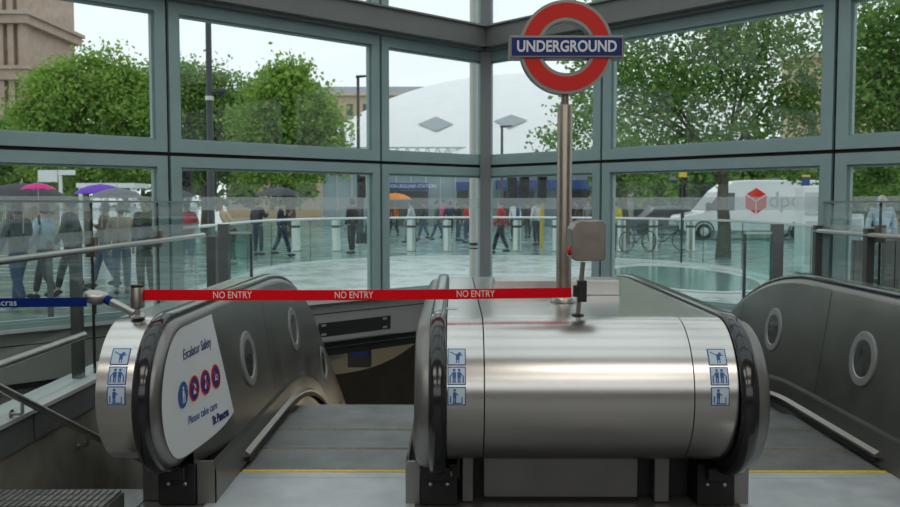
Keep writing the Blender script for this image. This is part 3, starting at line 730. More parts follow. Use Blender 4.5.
# floor: main slab in front of the wells and the strips between the screens and the windows
m = MB()
m.prism([(LE.x, -9, -.3), (RE.x, -9, -.3), (RE.x, 3.6, -.3), (LE.x, 3.6, -.3)], (0,0,.3))
m.prism([(XW-.2, 3.6, -.3), (-1.69, 3.6, -.3), (-1.69, 4.86, -.3), (XW-.2, 4.86, -.3)], (0,0,.3))
m.prism([(-1.69, 3.6, -.3), (3.02, 3.6, -.3), (3.02, 5.06, -.3), (-1.69, 5.06, -.3)], (0,0,.295))
m.prism([(LE.x, 3.6, -.3), (XW-.2, 3.6, -.3), (XW-.2, yw+.05, -.3), (LE.x, LE.y, -.3)], (0,0,.3))
m.prism([(3.02, 3.6, -.3), (RE.x, 3.6, -.3), (RE.x, RE.y, -.3), (XE, ye, -.3), (3.02, ye+.2, -.3)], (0,0,.299))
struct(m.build('floor', FLOORM))
# left side wall of the stair
m = MB(); m.box((XW-.2, 4.0, -6), (XW, yw-.05, .235), 0); struct(m.build('wall_left', CONC))
m = MB(); m.box((XW-.2, 3.9, .236), (XW+.012, yw-.06, .405), 0)
for yy in (5.0, 6.4): m.box((XW+.011, yy-.004, .238), (XW+.0135, yy+.004, .404), 1)
struct(m.build('trim_3', [mat('grey_cladding', (.20,.205,.20), .5, .3, .06, 2), SEAM]))
m = MB(); m.box((XW-.22, 3.9, .4052), (XW+.03, yw-.06, .43)); struct(m.build('trim_4', SILL))
m = MB(); m.box((XE, 5.1, -6), (XE+.2, ye-.1, -.02)); struct(m.build('wall_right', CONC))
# stair flight going down on the left
m = MB()
for k in range(14): m.box((XW+.002, 4.862+.29*k, -6), (-1.70, 4.862+.29*(k+1), -.165*(k+1)))
struct(m.build('stair_flight', CONC), 'concrete stair going down beside the left escalator', 'stairs')
# lower hall
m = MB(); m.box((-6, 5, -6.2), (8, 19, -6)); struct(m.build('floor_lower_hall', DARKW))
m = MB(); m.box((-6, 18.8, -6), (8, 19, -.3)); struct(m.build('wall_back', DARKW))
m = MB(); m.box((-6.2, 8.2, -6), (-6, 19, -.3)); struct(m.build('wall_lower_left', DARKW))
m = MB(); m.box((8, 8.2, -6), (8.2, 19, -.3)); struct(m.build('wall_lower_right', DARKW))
# pale curved bulkhead seen under the slab edge, with a dark doorway and blue sign
m = MB(); top = []; bot = []
for i in range(13):
    t = i/12; px = 316+(432-316)*t; Y = 13.2+1.2*sin(t*1.4)
    a = at(px, 330, Y); z1 = -.05; zb = at(px, 376-9*t-40*t**3, Y).z
    top.append((a.x, Y, z1)); bot.append((a.x, Y, zb))
vs = top+bot+[(x, y+.2, z) for x, y, z in top]+[(x, y+.2, z) for x, y, z in bot]; n = 13
fs = []
for i in range(12): fs += [(i, i+1, n+i+1, n+i), (2*n+i, 3*n+i, 3*n+i+1, 2*n+i+1), (n+i, n+i+1, 3*n+i+1, 3*n+i)]
m.add(vs, fs, 0, True); struct(m.build('wall_bulkhead', CREAM))
a = at(347, 340, 13.0); b = at(370, 368, 13.0)
m = MB(); m.box((a.x, 13.05, b.z), (b.x, 13.25, -.05)); d_ = m.build('door_1', mat('dark_door', (.05,.045,.04), .5)); struct(d_)
a = at(352, 344, 13.0); b = at(369, 357, 13.0); m = MB(); m.box((a.x, 13.02, b.z), (b.x, 13.05, a.z)); bs = m.build('hall_sign', mat('hall_sign_blue', (.02,.04,.25), .4)); tag(bs, 'small blue sign on the doorway in the dark hall below', 'sign')
# landing plinth at the lower left, slatted top
m = MB(); zp = .16; pr = on(124, 489, zp); m.box((XW+.04, 3.2, 0), (pr.x, pr.y, zp-.014))
nx = 22
for i in range(nx):
    xa = XW+.04+(pr.x-XW-.04)*i/nx; xb = XW+.04+(pr.x-XW-.04)*(i+.72)/nx
    for j in range(14):
        ya = 3.2+(pr.y-3.2)*j/14; m.box((xa, ya, zp-.014), (xb, ya+(pr.y-3.2)/14*.86, zp))
pl = m.build('ribbed_plinth', mat('grating', (.24,.235,.22), .5, .5, .2, 6), fix=False); tag(pl, 'low ribbed metal plinth at the head of the stair, bottom left corner', 'plinth')
# stair handrail on the concrete wall
hr = thing('stair_handrail', 'sloping steel handrail bracketed to the concrete wall at lower left', 'handrail')
xh = XW+.075; p0 = atx(-60, 357, xh); p1 = atx(97, 437.5, xh)
p1 = p1+(p1-p0)*.5
m = MB(); m.tube([p0, p1], .0215, 14); m.build('rail', STEELV, hr)
for px in (22, 88):
    q = atx(px, 388+px*.52, xh); m = MB(); m.tube([(q.x,q.y,q.z-.01), (q.x,q.y,q.z-.075), (xh-.02, q.y+.02, q.z-.085), (XW+.006, q.y+.02, q.z-.085)], .010, 8); m.lathe([(.026,0), (.026,.006), (0,.006)], (XW+.001, q.y+.02, q.z-.085), 14, 0, (1,0,0)); m.build('bracket', STEELV, hr)
# glass screens either side
def screen(X, y0, y1, joints, posts, zr, label, s, zlow=None):
    root = thing('glass_screen', label, 'screen')
    ys = [y0]+joints+[y1]; zt_ = H+.0
    for i in range(len(ys)-1):
        m = MB(); m.box((X-.007, ys[i]+.008, .43), (X+.007, ys[i+1]-.008, zt_)); p = m.build('glass_panel', GLASSI, root)
        m = MB(); m.box((X+s*.0075, ys[i]+.008, 1.335), (X+s*.009, ys[i+1]-.008, 1.425)); m.build('frosted_band', FROST, p)
        m = MB(); n = int((ys[i+1]-ys[i])/.02)
        for k in range(n): m.box((X+s*.0075, ys[i]+.012+k*.02, 1.50), (X+s*.0085, ys[i]+.021+k*.02, 1.585))
        m.build('frosted_lines', FROST, p, fix=False)
    m = MB(); m.box((X-.012, y0, zt_), (X+.012, y1, zt_+.014)); m.build('top_cap', POSTG, root)
    for y in joints:
        m = MB(); m.box((X-.008, y-.006, .43), (X+.008, y+.006, zt_)); m.build('joint_seal', SEAM, root)
        m = MB(); m.box((X-.035, y-.03, zr-.06), (X+.035, y+.03, zr+.08)); m.build('clamp', BRONZE, root, bevel=.004)
    for y in posts:
        m = MB(); m.box((X-.075, y-.035, .43), (X-.013, y+.035, zr+.05)); m.build('post', mat('dark_post', (.10,.105,.10), .45, .5), root)
    m = MB(); m.tube([(X+s*.055, y0, zr), (X+s*.055, y1, zr)], .021, 12); m.build('rail', STEELV, root)
    if zlow: m = MB(); m.tube([(X+s*.055, y0, zlow), (X+s*.055, 5.75, zlow)], .024, 12); m.build('low_rail', STEELV, root)
    return root
XS = XW-.06
jl = [atx(92, 250, XS).y, atx(158, 250, XS).y]
screen(XS, 3.95, yw-.15, jl, [atx(82, 250, XS).y], atx(3, 261, XS+.055).z, 'tall glass screen with steel rail above the concrete stair wall on the left', 1, atx(3, 364, XS+.055).z)
XS2 = XE+.06
jr = [atx(880, 240, XS2).y]
screen(XS2, 5.0, ye-.15, jr, [atx(874, 250, XS2).y, atx(822, 250, XS2).y], atx(897, 237, XS2-.055).z, 'tall glass screen with steel rail behind the right escalator', -1)

# ------------------------------------------------------------------ plaza
WET = mat('wet_paving', (.24, .30, .30), .22, 0, .22, .9, (1, 2.2, 1), .12, rvar=.12)
PALE = mat('pale_paving', (.42, .50, .49), .28, 0, .10, 1.2, (1, 1, 1), .05, rvar=.1)
STONE = mat('kerb_stone', (.52, .56, .55), .5, 0, .1, 6)
BUFF = mat('buff_brick', (.50, .38, .24), .85, 0, .08, 30)
TOWERS = mat('tower_stone', (.44, .33, .26), .85, 0, .12, 1.2)
SLATE = mat('slate_roof', (.22, .25, .28), .7, 0, .08, 3)
DOME = mat('white_roof', (.80, .81, .82), .5, 0, .03, 1)
SKYL = mat('skylight_glass', (.30, .34, .36), .3)
TEALW = mat('glazed_facade', (.30, .40, .42), .25, .1, .1, .6)
DGLASS = mat('dark_glazing', (.05, .06, .07), .12)
SIGNB = mat('fascia_blue', (.02, .06, .22), .4)
DARKM = mat('dark_metal', (.03, .035, .04), .5)
BARK = mat('bark', (.10, .085, .065), .9, 0, .3, 12)
def leafm(n, a, b): return mat(n, a, .55, 0, .3, 1, second=b, island=True, transl=.5)
LEAFL = leafm('leaf_light', (.36, .52, .10), (.17, .32, .05))
LEAFD = leafm('leaf_deep', (.27, .45, .10), (.10, .20, .045))
LEAFM = leafm('leaf_mid', (.28, .42, .11), (.12, .24, .06))
m = MB(); m.poly([(CN.x, CN.y, -.01), (LE.x, LE.y, -.01), (LE.x-.1, -3, -.01), (-160, -3, -.01), (-160, 260, -.01), (160, 260, -.01), (160, -3, -.01), (RE.x, -3, -.01), (RE.x, RE.y, -.01)])
bm = bmesh.new(); vs = [bm.verts.new(v) for v in m.v]; bm.faces.new(vs); bmesh.ops.triangulate(bm, faces=bm.faces); me = bpy.data.meshes.new('ground'); bm.normal_update(); bm.to_mesh(me); bm.free()
if me.polygons[0].normal.z < 0: me.flip_normals()
me.materials.append(WET); gr = bpy.data.objects.new('ground', me); COL.objects.link(gr); struct(gr)
m = MB(); m.poly([(-160, -60, -.31), (160, -60, -.31), (160, -3.0, -.31), (-160, -3.0, -.31)]); struct(m.build('ground_back', mat('entrance_paving', (.25,.25,.24), .4, 0, .1, 2)))
# U-shaped glass guard
cx, cy, rr = 1.1, 20.6, 5.85
def upath(n=40, r=rr, y0=14.0): return [Vector((cx-r, y0, 0))]+[Vector((cx+r*cos(pi-pi*i/n), cy+r*sin(pi-pi*i/n), 0)) for i in range(n+1)]+[Vector((cx+r, y0, 0))]
m = MB(); inner = [p for p in upath(40, rr-.35, 13)]; m.add([(p.x, p.y, -.006) for p in inner], [tuple(range(len(inner)))]); struct(m.build('floor_light_well', PALE))
m = MB(); A_ = upath(40, rr-.35, 13); B_ = upath(40, rr+.18, 13); n = len(A_)
m.add([(p.x, p.y, .02) for p in A_]+[(p.x, p.y, .02) for p in B_]+[(p.x, p.y, -.01) for p in A_]+[(p.x, p.y, -.01) for p in B_],
      [f for i in range(n-1) for f in ((i, i+1, n+i+1, n+i), (i, 2*n+i, 2*n+i+1, i+1), (n+i, n+i+1, 3*n+i+1, 3*n+i))]); struct(m.build('trim_5', STONE))
gb = thing('glass_balustrade', 'curved glass balustrade with pale steel top rail round the paved hollow', 'balustrade')
U = upath(); zr = 1.17
full = []
for a, b in zip(U[:-1], U[1:]):
    k = max(1, int((b-a).length/.5))
    for i in range(k): full.append(a.lerp(b, i/k))
full.append(U[-1]); step = 4
for i in range(0, len(full)-1, step):
    seg = full[i:i+step+1]; m = MB(); nn = len(seg); dn = [((seg[min(j+1, nn-1)]-seg[max(j-1, 0)]).normalized()) for j in range(nn)]
    e = .012; S0 = [(p.x, p.y) for p in seg]
    m.add([(p.x, p.y, .02) for p in seg]+[(p.x, p.y, zr-.03) for p in seg], [(j, j+1, nn+j+1, nn+j) for j in range(nn-1)])
    p_ = m.build('glass_panel', GLASSG, gb, fix=False)
    sl = p_.modifiers.new('thick', 'SOLIDIFY'); sl.thickness = .018
    m = MB(); m.tube([seg[0]+Vector((0,0,.02)), seg[0]+Vector((0,0,zr-.03))], .008, 6); m.build('joint', DARKM, gb)
m = MB(); m.tube([(p.x, p.y, zr) for p in full], .032, 10); m.build('top_rail', mat('pale_rail', (.66,.68,.68), .3, .6), gb)
for (xa, xb, lab) in ((at(224, 234, 14).x, at(251, 234, 14).x, 'short glass return panel with white cap rail on the left'), (at(777, 232, 14).x, at(745, 232, 14).x, 'short glass return panel with dark edge on the right')):
    rp = thing('return_panel', lab, 'glass panel'); zt_ = at(240, 234, 14).z
    m = MB(); m.box((min(xa,xb), 13.99, 0), (max(xa,xb), 14.01, zt_)); m.build('glass_panel', GLASSG, rp)
    m = MB(); m.box((min(xa,xb), 13.96, zt_), (max(xa,xb), 14.04, zt_+.035)); m.build('cap_rail', STEELV, rp)
    m = MB(); m.box((xb-.02, 13.975, 0), (xb+.02, 14.025, zt_)); m.build('edge_post', DARKM, rp)
    m = MB(); m.box((xa-.08, 13.92, 0), (xa+.08, 14.08, zt_+.16)); m.build('end_post', mat('dark_post', (0,0,0)), rp)
# oval reflection on the paving, built in as a flat teal disc with rim
c = on(679, 277, 0); m = MB(); m.lathe([(0,.0), (1.0,0)], (0,0,0), 48, 0, (0,0,1), False)
m.v = [(c.x+x*1.38, c.y+y*3.2, .012) for x, y, z in m.v]; ov = m.build('oval_reflection', mat('oval_reflection_teal', (.17,.30,.30), .12, 0, .08, 4)); tag(ov, 'glossy teal oval reflection built as a flat disc on the paving, right', 'reflection')
m = MB(); m.lathe([(1.0,0), (1.0,.014), (1.07,.014), (1.07,0)], (0,0,0), 48, 0, (0,0,1), False)
m.v = [(c.x+x*1.38, c.y+y*3.2, z) for x, y, z in m.v]; rim = m.build('oval_rim', STONE, ov)
# white column just outside the corner
p = at(474, 277, 12.6); m = MB(); m.tube([(p.x, p.y, -.0), (p.x, p.y, 7)], .068, 20); 
wc = m.build('white_column', mat('cream_post', (.60,.585,.54), .5)); tag(wc, 'tall cream painted column outside the glass corner', 'column')
m = MB(); m.tube([(p.x, p.y-.08, .12), (p.x-.38, p.y-.25, -.0)], .03, 10); m.build('strut', STEELV, wc)
m = MB(); z = at(474, 244, 12.6).z; m.lathe([(.070,-.02), (.074,-.02), (.074,.02), (.070,.02)], (p.x, p.y, z), 20); m.lathe([(.070,-.07), (.074,-.07), (.074,-.05), (.070,-.05)], (p.x, p.y, z), 20); m.build('cable_strap', DARKM, wc)
# bollards
BOL = [(296, 'bollard nearest the person in the navy suit'), (336, 'bollard just left of the person in the black coat'), (411, 'bollard left of centre in the second window bay'), (447, 'bollard beside the white column'),
       (517, 'bollard just right of the corner post'), (556, 'bollard behind the steel sign pole'), (621, 'bollard at the left edge of the large right window'), (653, 'bollard between the two parked bicycles'), (690, 'bollard in front of the white van cab')]
b0 = None
for px, lb in BOL:
    q = on(px, 251, 0)
    if b0 is None:
        mb = MB(); mb.lathe([(0,0), (.16,0), (.16,.05), (.148,.06), (.148,1.0), (.135,1.03), (0,1.04)], (0,0,0), 20); ob = mb.build('bollard', STEELV); b0 = ob
        mb = MB(); mb.lathe([(.149,.78), (.151,.78), (.151,.86), (.149,.86)], (0,0,0), 20); mb.build('band', DARKM, ob)
    else:
        ob = b0.copy(); COL.objects.link(ob)
        for ch in b0.children: cc = ch.copy(); COL.objects.link(cc); cc.parent = ob
    ob.location = (q.x, q.y, 0); tag(ob, 'steel '+lb, 'bollard', 'steel bollards across the plaza')
# thin and stout posts left of the plaza
for px, py, Y, wd, lb in ((49, 297, 11.5, .06, 'thin dark post beyond the screen at far left'), (170, 292, 12.2, .12, 'stout dark post behind the window mullion on the left'), (212, 282, 13.0, .14, 'dark post where the curved glass begins on the left')):
    q = at(px, 240, Y); m = MB(); m.box((q.x-wd/2, Y-wd/2, 0), (q.x+wd/2, Y+wd/2, 1.12)); m.box((q.x-wd/2-.02, Y-wd/2-.02, 0), (q.x+wd/2+.02, Y+wd/2+.02, .02)); tag(m.build('post', mat('dark_post', (0,0,0)), bevel=.005), lb, 'post')
# rack of upright slats seen through the right screen
sl = None
for i, px in enumerate((845, 850, 856, 861, 866, 886, 891, 897)):
    q = at(px, 240, 12.5); m = MB(); h_ = at(px, 240, 12.5).z
    if sl is None:
        m.box((-.035,-.05,0), (.035,.05,h_)); ob = m.build('slat_post', mat('slat_brown', (.10,.085,.075), .6), bevel=.004); sl = ob
    else: ob = sl.copy(); COL.objects.link(ob)
    ob.location = (q.x, 12.5, 0)
    tag(ob, 'upright brown slat post in the row behind the right glass screen', 'slat post', 'row of brown slat posts')
# white cabinet at the right
a = at(803, 205, 20); b = at(826, 205, 20); m = MB(); m.box((a.x, 20, 0), (b.x, 20.5, 2.0)); cb = m.build('equipment_cabinet', WHITEP, bevel=.03)
m = MB(); m.box((a.x+.07, 19.985, .2), (b.x-.07, 20, 1.2)); m.build('door', mat('pale_grey', (.5,.52,.53), .5), cb); m = MB(); m.box((a.x+.05, 19.97, 1.35), (b.x-.05, 20, 1.85)); m.build('window', mat('pale_grey', (0,0,0)), cb)
tag(cb, 'white upright cabinet left of the person in the rain poncho', 'cabinet')
a = at(848, 214, 20); b = at(864, 230, 20); m = MB(); m.box((a.x, 20, .0), (b.x, 20.4, a.z)); cb = m.build('white_box', WHITEP, bevel=.02); m = MB(); m.box((a.x+.06, 19.985, .65), (b.x-.06, 20, a.z-.1)); m.build('panel', mat('pale_grey', (0,0,0)), cb)
tag(cb, 'low white box between the cabinet and the person in the poncho', 'box')
# lamp posts
def lamp(px, py_top, Y, r0, label, kind):
    q = at(px, py_top, Y); rt = thing('lamp_post', label, 'lamp post', None, (q.x, Y, 0))
    m = MB(); m.tube([(0,0,0), (0,0,.9), (0,0,.95), (0,0,q.z)], [r0*1.5, r0*1.5, r0, r0*.75], 14); m.build('pole', DARKM, rt)
    if kind == 0:
        z = at(px, 92, Y).z; m = MB(); m.tube([(0,0,z), (.25,0,z)], .03, 8); m.ball((.30,0,z+.02), (.13,.09,.08)); m.build('camera_bracket', DARKM, rt)
        m = MB(); m.lathe([(r0*.9,-.05), (r0*1.15,-.05), (r0*1.15,.05), (r0*.9,.05)], (0,0,z-.15), 14); m.build('band', STEELV, rt)
    elif kind == 1:
        m = MB(); m.prism([(-.1,-.12,q.z), (.55,-.12,q.z+.08), (.55,-.12,q.z+.14), (-.1,-.12,q.z+.12)], (0,.24,0)); m.build('lamp_head', DARKM, rt)
    else:
        m = MB(); m.lathe([(.05,0), (.12,.12), (.16,.55), (.05,.7), (0,.75)], (0,0,q.z), 6, 0, (0,0,1), False); m.build('lantern', mat('lantern_glass', (.30,.30,.26), .3), rt)
        m = MB(); m.lathe([(.17,.55), (.19,.57), (.05,.78), (.02,.9), (0,.95)], (0,0,q.z), 6, 0, (0,0,1), False); m.build('cap', DARKM, rt)
        m = MB(); m.tube([(-.5,0,q.z-.15), (.12,0,q.z-.15)], .03, 6); m.build('ladder_bar', DARKM, rt)
lamp(207.5, -25, 21, .085, 'tall dark lamp post with a small camera in the second left window', 0)
lamp(358, 78, 46, .10, 'slim dark street lamp in front of the brick building', 1)
lamp(502, 128, 48, .09, 'short dark street lamp in front of the white roof', 1)
lamp(8, 118, 55.5, .09, 'old lantern lamp post below the stone tower at far left', 2)
# trees
def leaves(blobs, count, size, seed):
    rnd = random.Random(seed); V = []; Fc = []
    tot = sum(b[3]*b[5] for b in blobs)
    for b in blobs:
        k = int(count*(b[3]*b[5])/tot)
        sub = [(rnd.gauss(0,1), rnd.gauss(0,1), rnd.gauss(0,1), rnd.uniform(.35,1.08)) for _ in range(max(14, k//60))]
        subs = []
        for (x, y, z, q) in sub:
            l = sqrt(x*x+y*y+z*z)+1e-6; subs.append((b[0]+x/l*q*b[3]*1.06, b[1]+y/l*q*b[4], b[2]+z/l*q*b[5]*1.06))
        sr = .17*min(b[3], b[5])+.12
        for _ in range(k):
            s0 = rnd.choice(subs); c = Vector((s0[0]+rnd.gauss(0, sr), s0[1]+rnd.gauss(0, sr), s0[2]+rnd.gauss(0, sr*.75)))
            nrm = Vector((rnd.gauss(0,1), rnd.gauss(0,1), rnd.gauss(.8,1))).normalized(); u = nrm.orthogonal().normalized(); v = nrm.cross(u)
            a = rnd.uniform(0, 6.28); u, v = u*cos(a)+v*sin(a), v*cos(a)-u*sin(a); s_ = size*rnd.uniform(.6, 1.25); n = len(V)
            V += [c-u*s_*.6, c+v*s_*.42+nrm*s_*.1, c+u*s_*.6, c-v*s_*.42+nrm*s_*.1]; Fc.append((n, n+1, n+2, n+3))
    return V, Fc
def tree(name, label, base, h, blobs, count, size, lm, seed, tr=.22, group=None, forks=6):
    rt = thing(name, label, 'tree', group, base)
    V, Fc = leaves([(b[0]-base[0], b[1]-base[1], b[2], b[3], b[4], b[5]) for b in blobs], count, size, seed)
    me = bpy.data.meshes.new('foliage'); me.from_pydata([tuple(v) for v in V], [], Fc); me.materials.append(lm); o = bpy.data.objects.new('foliage', me); COL.objects.link(o); o.parent = rt
    rnd = random.Random(seed+1); m = MB(); m.tube([(0,0,-.05), (.03,0,h*.25), (-.04,.02,h*.55), (.02,0,h)], [tr*1.25, tr, tr*.85, tr*.6], 12); m.build('trunk', BARK, rt)
    for i in range(forks):
        b = blobs[i % len(blobs)]; t = Vector((b[0]-base[0]+rnd.uniform(-.4,.4)*b[3], b[1]-base[1], b[2]+rnd.uniform(-.2,.5)*b[5])); s0 = Vector((0,0,h*rnd.uniform(.6,1)))
        mid = s0.lerp(t, .5)+Vector((rnd.uniform(-.3,.3), 0, rnd.uniform(.1,.5)))
        m = MB(); m.tube([s0, s0.lerp(mid,.5)+Vector((0,0,.1)), mid, t], [tr*.42, tr*.3, tr*.18, tr*.05], 8); m.build('branch', BARK, rt)
    return rt
def blob(px, py, Y, rx, ry, dy=None):      # crown mass by where it stands: radii in photo pixels at that distance
    c = at(px, py, Y); k = Y/F; return (c.x, Y, c.z, rx*k, (dy or (rx+ry)/2)*k, ry*k)
GT = 'plane trees across the left of the plaza'
def b0_(px, Y): q = at(px, 200, Y); return (q.x, Y, 0)
tree('street_tree', 'broad bright green tree filling the far left window pane', b0_(85, 44), 4.2, [blob(85,112,44,58,42), blob(60,90,43.5,32,26), blob(105,86,44.5,42,30), blob(40,125,43,28,24), blob(138,115,45,30,40), blob(90,160,44,70,26)], 30000, .20, LEAFL, 11, .24, GT)
tree('street_tree', 'tree behind the tall lamp post in the second left pane', b0_(205, 50), 4.5, [blob(195,115,50,42,48), blob(225,105,50,35,32), blob(185,85,50,26,22), blob(210,160,50,50,25)], 20000, .21, LEAFM, 12, .24, GT)
tree('street_tree', 'rounded tree standing left of the brick building', b0_(290, 42), 4.0, [blob(285,100,42,36,32), blob(300,125,42,40,30), blob(262,130,42,30,28), blob(320,135,42,24,18), blob(285,75,42,18,16), blob(290,165,42,52,22)], 21000, .20, LEAFL, 13, .24, GT)
tree('street_tree', 'low leafy tree at the left edge below the stone tower', b0_(10, 52), 3.5, [blob(5,140,52,40,22), blob(15,170,52,40,24)], 11000, .22, LEAFM, 14, .22, GT)
GR = 'trees on the right of the plaza'
tree('street_tree', 'large spreading tree with forked trunk in the big right window', b0_(724, 26), 3.2, [blob(690,80,26,75,60), blob(640,105,25.5,55,50), blob(760,75,26.5,70,62), blob(700,20,26,95,45), blob(780,25,26,60,45), blob(575,115,24.5,42,36), blob(600,70,25,35,30), blob(800,115,26.5,40,45), blob(620,25,26,50,35), blob(720,140,26,90,32), blob(650,165,25.5,45,20), blob(800,165,26,50,18)], 23000, .132, LEAFD, 21, .19, GR, 12)
tree('street_tree', 'dark leafy tree filling the pane at the far right edge', b0_(935, 24), 3.2, [blob(880,60,24,52,55), blob(900,110,24,60,45), blob(930,20,24,80,60), blob(885,150,24,45,25), blob(890,185,24,40,16)], 16000, .135, LEAFD, 22, .2, GR)
tree('street_tree', 'slender tree left of the parked bicycles', b0_(624, 34), 3.0, [blob(624,160,34,34,22), blob(612,185,34,18,12)], 5000, .17, LEAFM, 23, .20, GR, 4)
def hedge(label, px0, px1, Y, y0, y1, n, count, lm, seed):
    bl = [blob(px0+(px1-px0)*(i+.5)/n, (y0+y1)/2+random.uniform(-4,4), Y+random.uniform(-1,1), (px1-px0)/n*.75, abs(y1-y0)*.6) for i in range(n)]
    V, Fc = leaves(bl, count, .42, seed); me = bpy.data.meshes.new('hedge'); me.from_pydata([tuple(v) for v in V], [], Fc); me.materials.append(lm); o = bpy.data.objects.new('hedge', me); COL.objects.link(o)
    tag(o, label, 'foliage', None, 'stuff')
hedge('continuous green foliage behind the umbrellas on the left', -30, 312, 60.5, 150, 205, 14, 9000, LEAFM, 31)
hedge('dark foliage behind the parked van on the right', 640, 960, 52, 150, 222, 12, 6000, LEAFD, 32)
# stone tower
a = at(-140, 100, 85); b = at(27, 100, 85); zt_ = at(0, -60, 85).z
tw = thing('stone_tower', 'tall brown stone tower with vertical piers at the far left', 'building', None, (0,0,0))
m = MB(); m.box((a.x, 85.6, 0), (b.x-.4, 97, zt_)); m.build('wall', TOWERS, tw)
n = 16; wd = (b.x-a.x)/n
for i in range(n):
    m = MB(); x = b.x-.15-wd*i; m.box((x-wd*.55, 85, 0), (x, 86, zt_)); m.build('pier', TOWERS, tw)
for y0, y1, o in ((12, 24, .6), (66, 80, .4)):
    m = MB(); z0 = at(0, y1, 85).z; z1 = at(0, y0, 85).z; m.box((a.x, 85-o, z0), (b.x+o*.7, 97, z1)); m.box((a.x, 85-o*1.6, z1-.35), (b.x+o*1.3, 97, z1)); m.build('cornice', TOWERS, tw)
# buff brick building
bb = thing('brick_building', 'long buff brick building with grey slate roof behind the trees', 'building')
Yb = 100; x0 = at(225, 100, Yb).x; x1 = at(428, 100, Yb).x; ze = at(370, 96, Yb).z; zr_ = at(370, 85, Yb).z
m = MB(); m.box((x0, Yb, 0), (x1, Yb+12, ze)); m.build('wall', BUFF, bb)
m = MB(); m.box((x0-.3, Yb-.5, ze), (x1+.3, Yb+12, ze+.35)); m.build('cornice', mat('pale_cornice', (.5,.42,.32), .8), bb)
m = MB(); y_ = Yb+6; m.prism([(x0, Yb-.3, ze+.35), (x0, Yb+12, ze+.35), (x0, Yb+6, zr_+.6)], (x1-x0, 0, 0)); m.build('roof', SLATE, bb)
for i, px in enumerate(range(238, 428, 16)):
    for (ya, yb_) in ((104, 116), (128, 142)):
        p0 = at(px-3, yb_, Yb); p1 = at(px+3, ya, Yb); m = MB(); m.box((p0.x, Yb-.06, p0.z), (p1.x, Yb+.0, p1.z)); f = m.build('window', DGLASS, bb); m = MB(); m.box((p0.x-.1, Yb-.12, p0.z-.15), (p1.x+.1, Yb, p0.z)); m.build('sill', mat('pale_cornice', (0,0,0)), f)
bh = thing('brick_house', 'buff building with dark windows behind the trees at the far right', 'building')
x0 = at(802, 100, 62).x; x1 = at(1010, 100, 62).x; zt_ = at(880, 58, 62).z; m = MB(); m.box((x0, 62, 0), (x1, 66, zt_)); m.build('wall', BUFF, bh)
for px in range(812, 1000, 22):
    for (ya, yb_) in ((75, 95), (112, 134), (158, 178)):
        p0 = at(px-4, yb_, 62); p1 = at(px+4, ya, 62); m = MB(); m.box((p0.x, 61.95, p0.z), (p1.x, 62, p1.z)); m.build('window', DGLASS, bh)
m = MB(); m.box((x0-.2, 61.6, zt_), (x1+.2, 66, zt_+.4)); m.build('cornice', mat('pale_cornice', (0,0,0)), bh)
# white domed concourse with its glazed front
dm = thing('domed_hall', 'low white domed roof with diamond skylights above a glazed shopfront', 'building')
Yd = 80; c = at(535, 157, Yd); ex, ey, zt_ = 21.5, 20, at(520, 93, Yd+10).z
zb = at(535, 158, Yd-17).z
def dome_pt(u, v):
    r_ = sqrt(u*u+v*v); hgt = max(0, 1-r_**2.6)
    return Vector((c.x+ex*u, Yd+ey*v, zb+(zt_-zb)*hgt**.9))
m = MB(); n = 64; rings = [i/16 for i in range(17)]; vs = []; fs = []
for q in rings:
    for j in range(n): vs.append(dome_pt(q*cos(2*pi*j/n), q*sin(2*pi*j/n)))
for i in range(16):
    for j in range(n): fs.append((i*n+j, i*n+(j+1)%n, (i+1)*n+(j+1)%n, (i+1)*n+j))
m.add(vs, fs, 0, True); m.build('roof', DOME, dm)
def dome_hit(px, py):
    d = Vector(ray(px, py)); o = Vector((0,0,H)); t = 50.0
    while t < 110:
        p = o+d*t; u, v = (p.x-c.x)/ex, (p.y-Yd)/ey
        if u*u+v*v < 1 and dome_pt(u, v).z > p.z: return p
        t += .05
    return None
for (pts) in (((418,125), (436,117.5), (453,125), (436,132)), ((494,122), (511,115.5), (527,121), (509,129))):
    ps = [dome_hit(*p) for p in pts]
    if all(ps):
        m = MB(); m.prism([p+Vector((0,-.06,.06)) for p in ps], (0,.05,.02)); m.build('skylight', SKYL, dm)
xl, xr = at(322, 150, 62).x, at(604, 150, 62).x; zf = at(480, 158, 62).z
m = MB(); m.box((xl, 62.0, 0), (xr, 63, zf)); wl = m.build('glazed_wall', TEALW, dm)
for k in range(20):
    x = xl+(xr-xl)*k/19; m = MB(); m.box((x-.05, 61.93, 0), (x+.05, 62, zf)); m.build('mullion', mat('pale_grey', (0,0,0)), wl)
m = MB(); m.box((xl, 61.3, zf-.25), (xr, 63, zf)); m.build('canopy_edge', DOME, dm)
m = MB(); za = at(480, 147, 61).z
for k in range(28):
    xa = xl+(xr-xl)*k/28; xb = xl+(xr-xl)*(k+1)/28; xm = (xa+xb)/2
    m.tube([(xa, 61.6, zf), (xm, 61.6, za)], .05, 6); m.tube([(xm, 61.6, za), (xb, 61.6, zf)], .05, 6)
m.tube([(xl, 61.6, za), (xr, 61.6, za)], .06, 6); tr = m.build('truss_railing', mat('pale_grey', (0,0,0)), dm)
def fascia(pxa, pxb, ya, yb_, word=None, Yf=59.5):
    a = at(pxa, yb_, Yf); b = at(pxb, ya, Yf); m = MB(); m.box((a.x, Yf, a.z), (b.x, Yf+2, b.z)); f = m.build('sign_fascia', SIGNB, dm)
    if word: lettering('sign_lettering', word, (b.z-a.z)*.75, WHITE, ((a.x+b.x)/2+.1, Yf-.02, (a.z+b.z)/2), (1,0,0), (0,0,1), f, .92, .0, 'CENTER', .005)
    return f
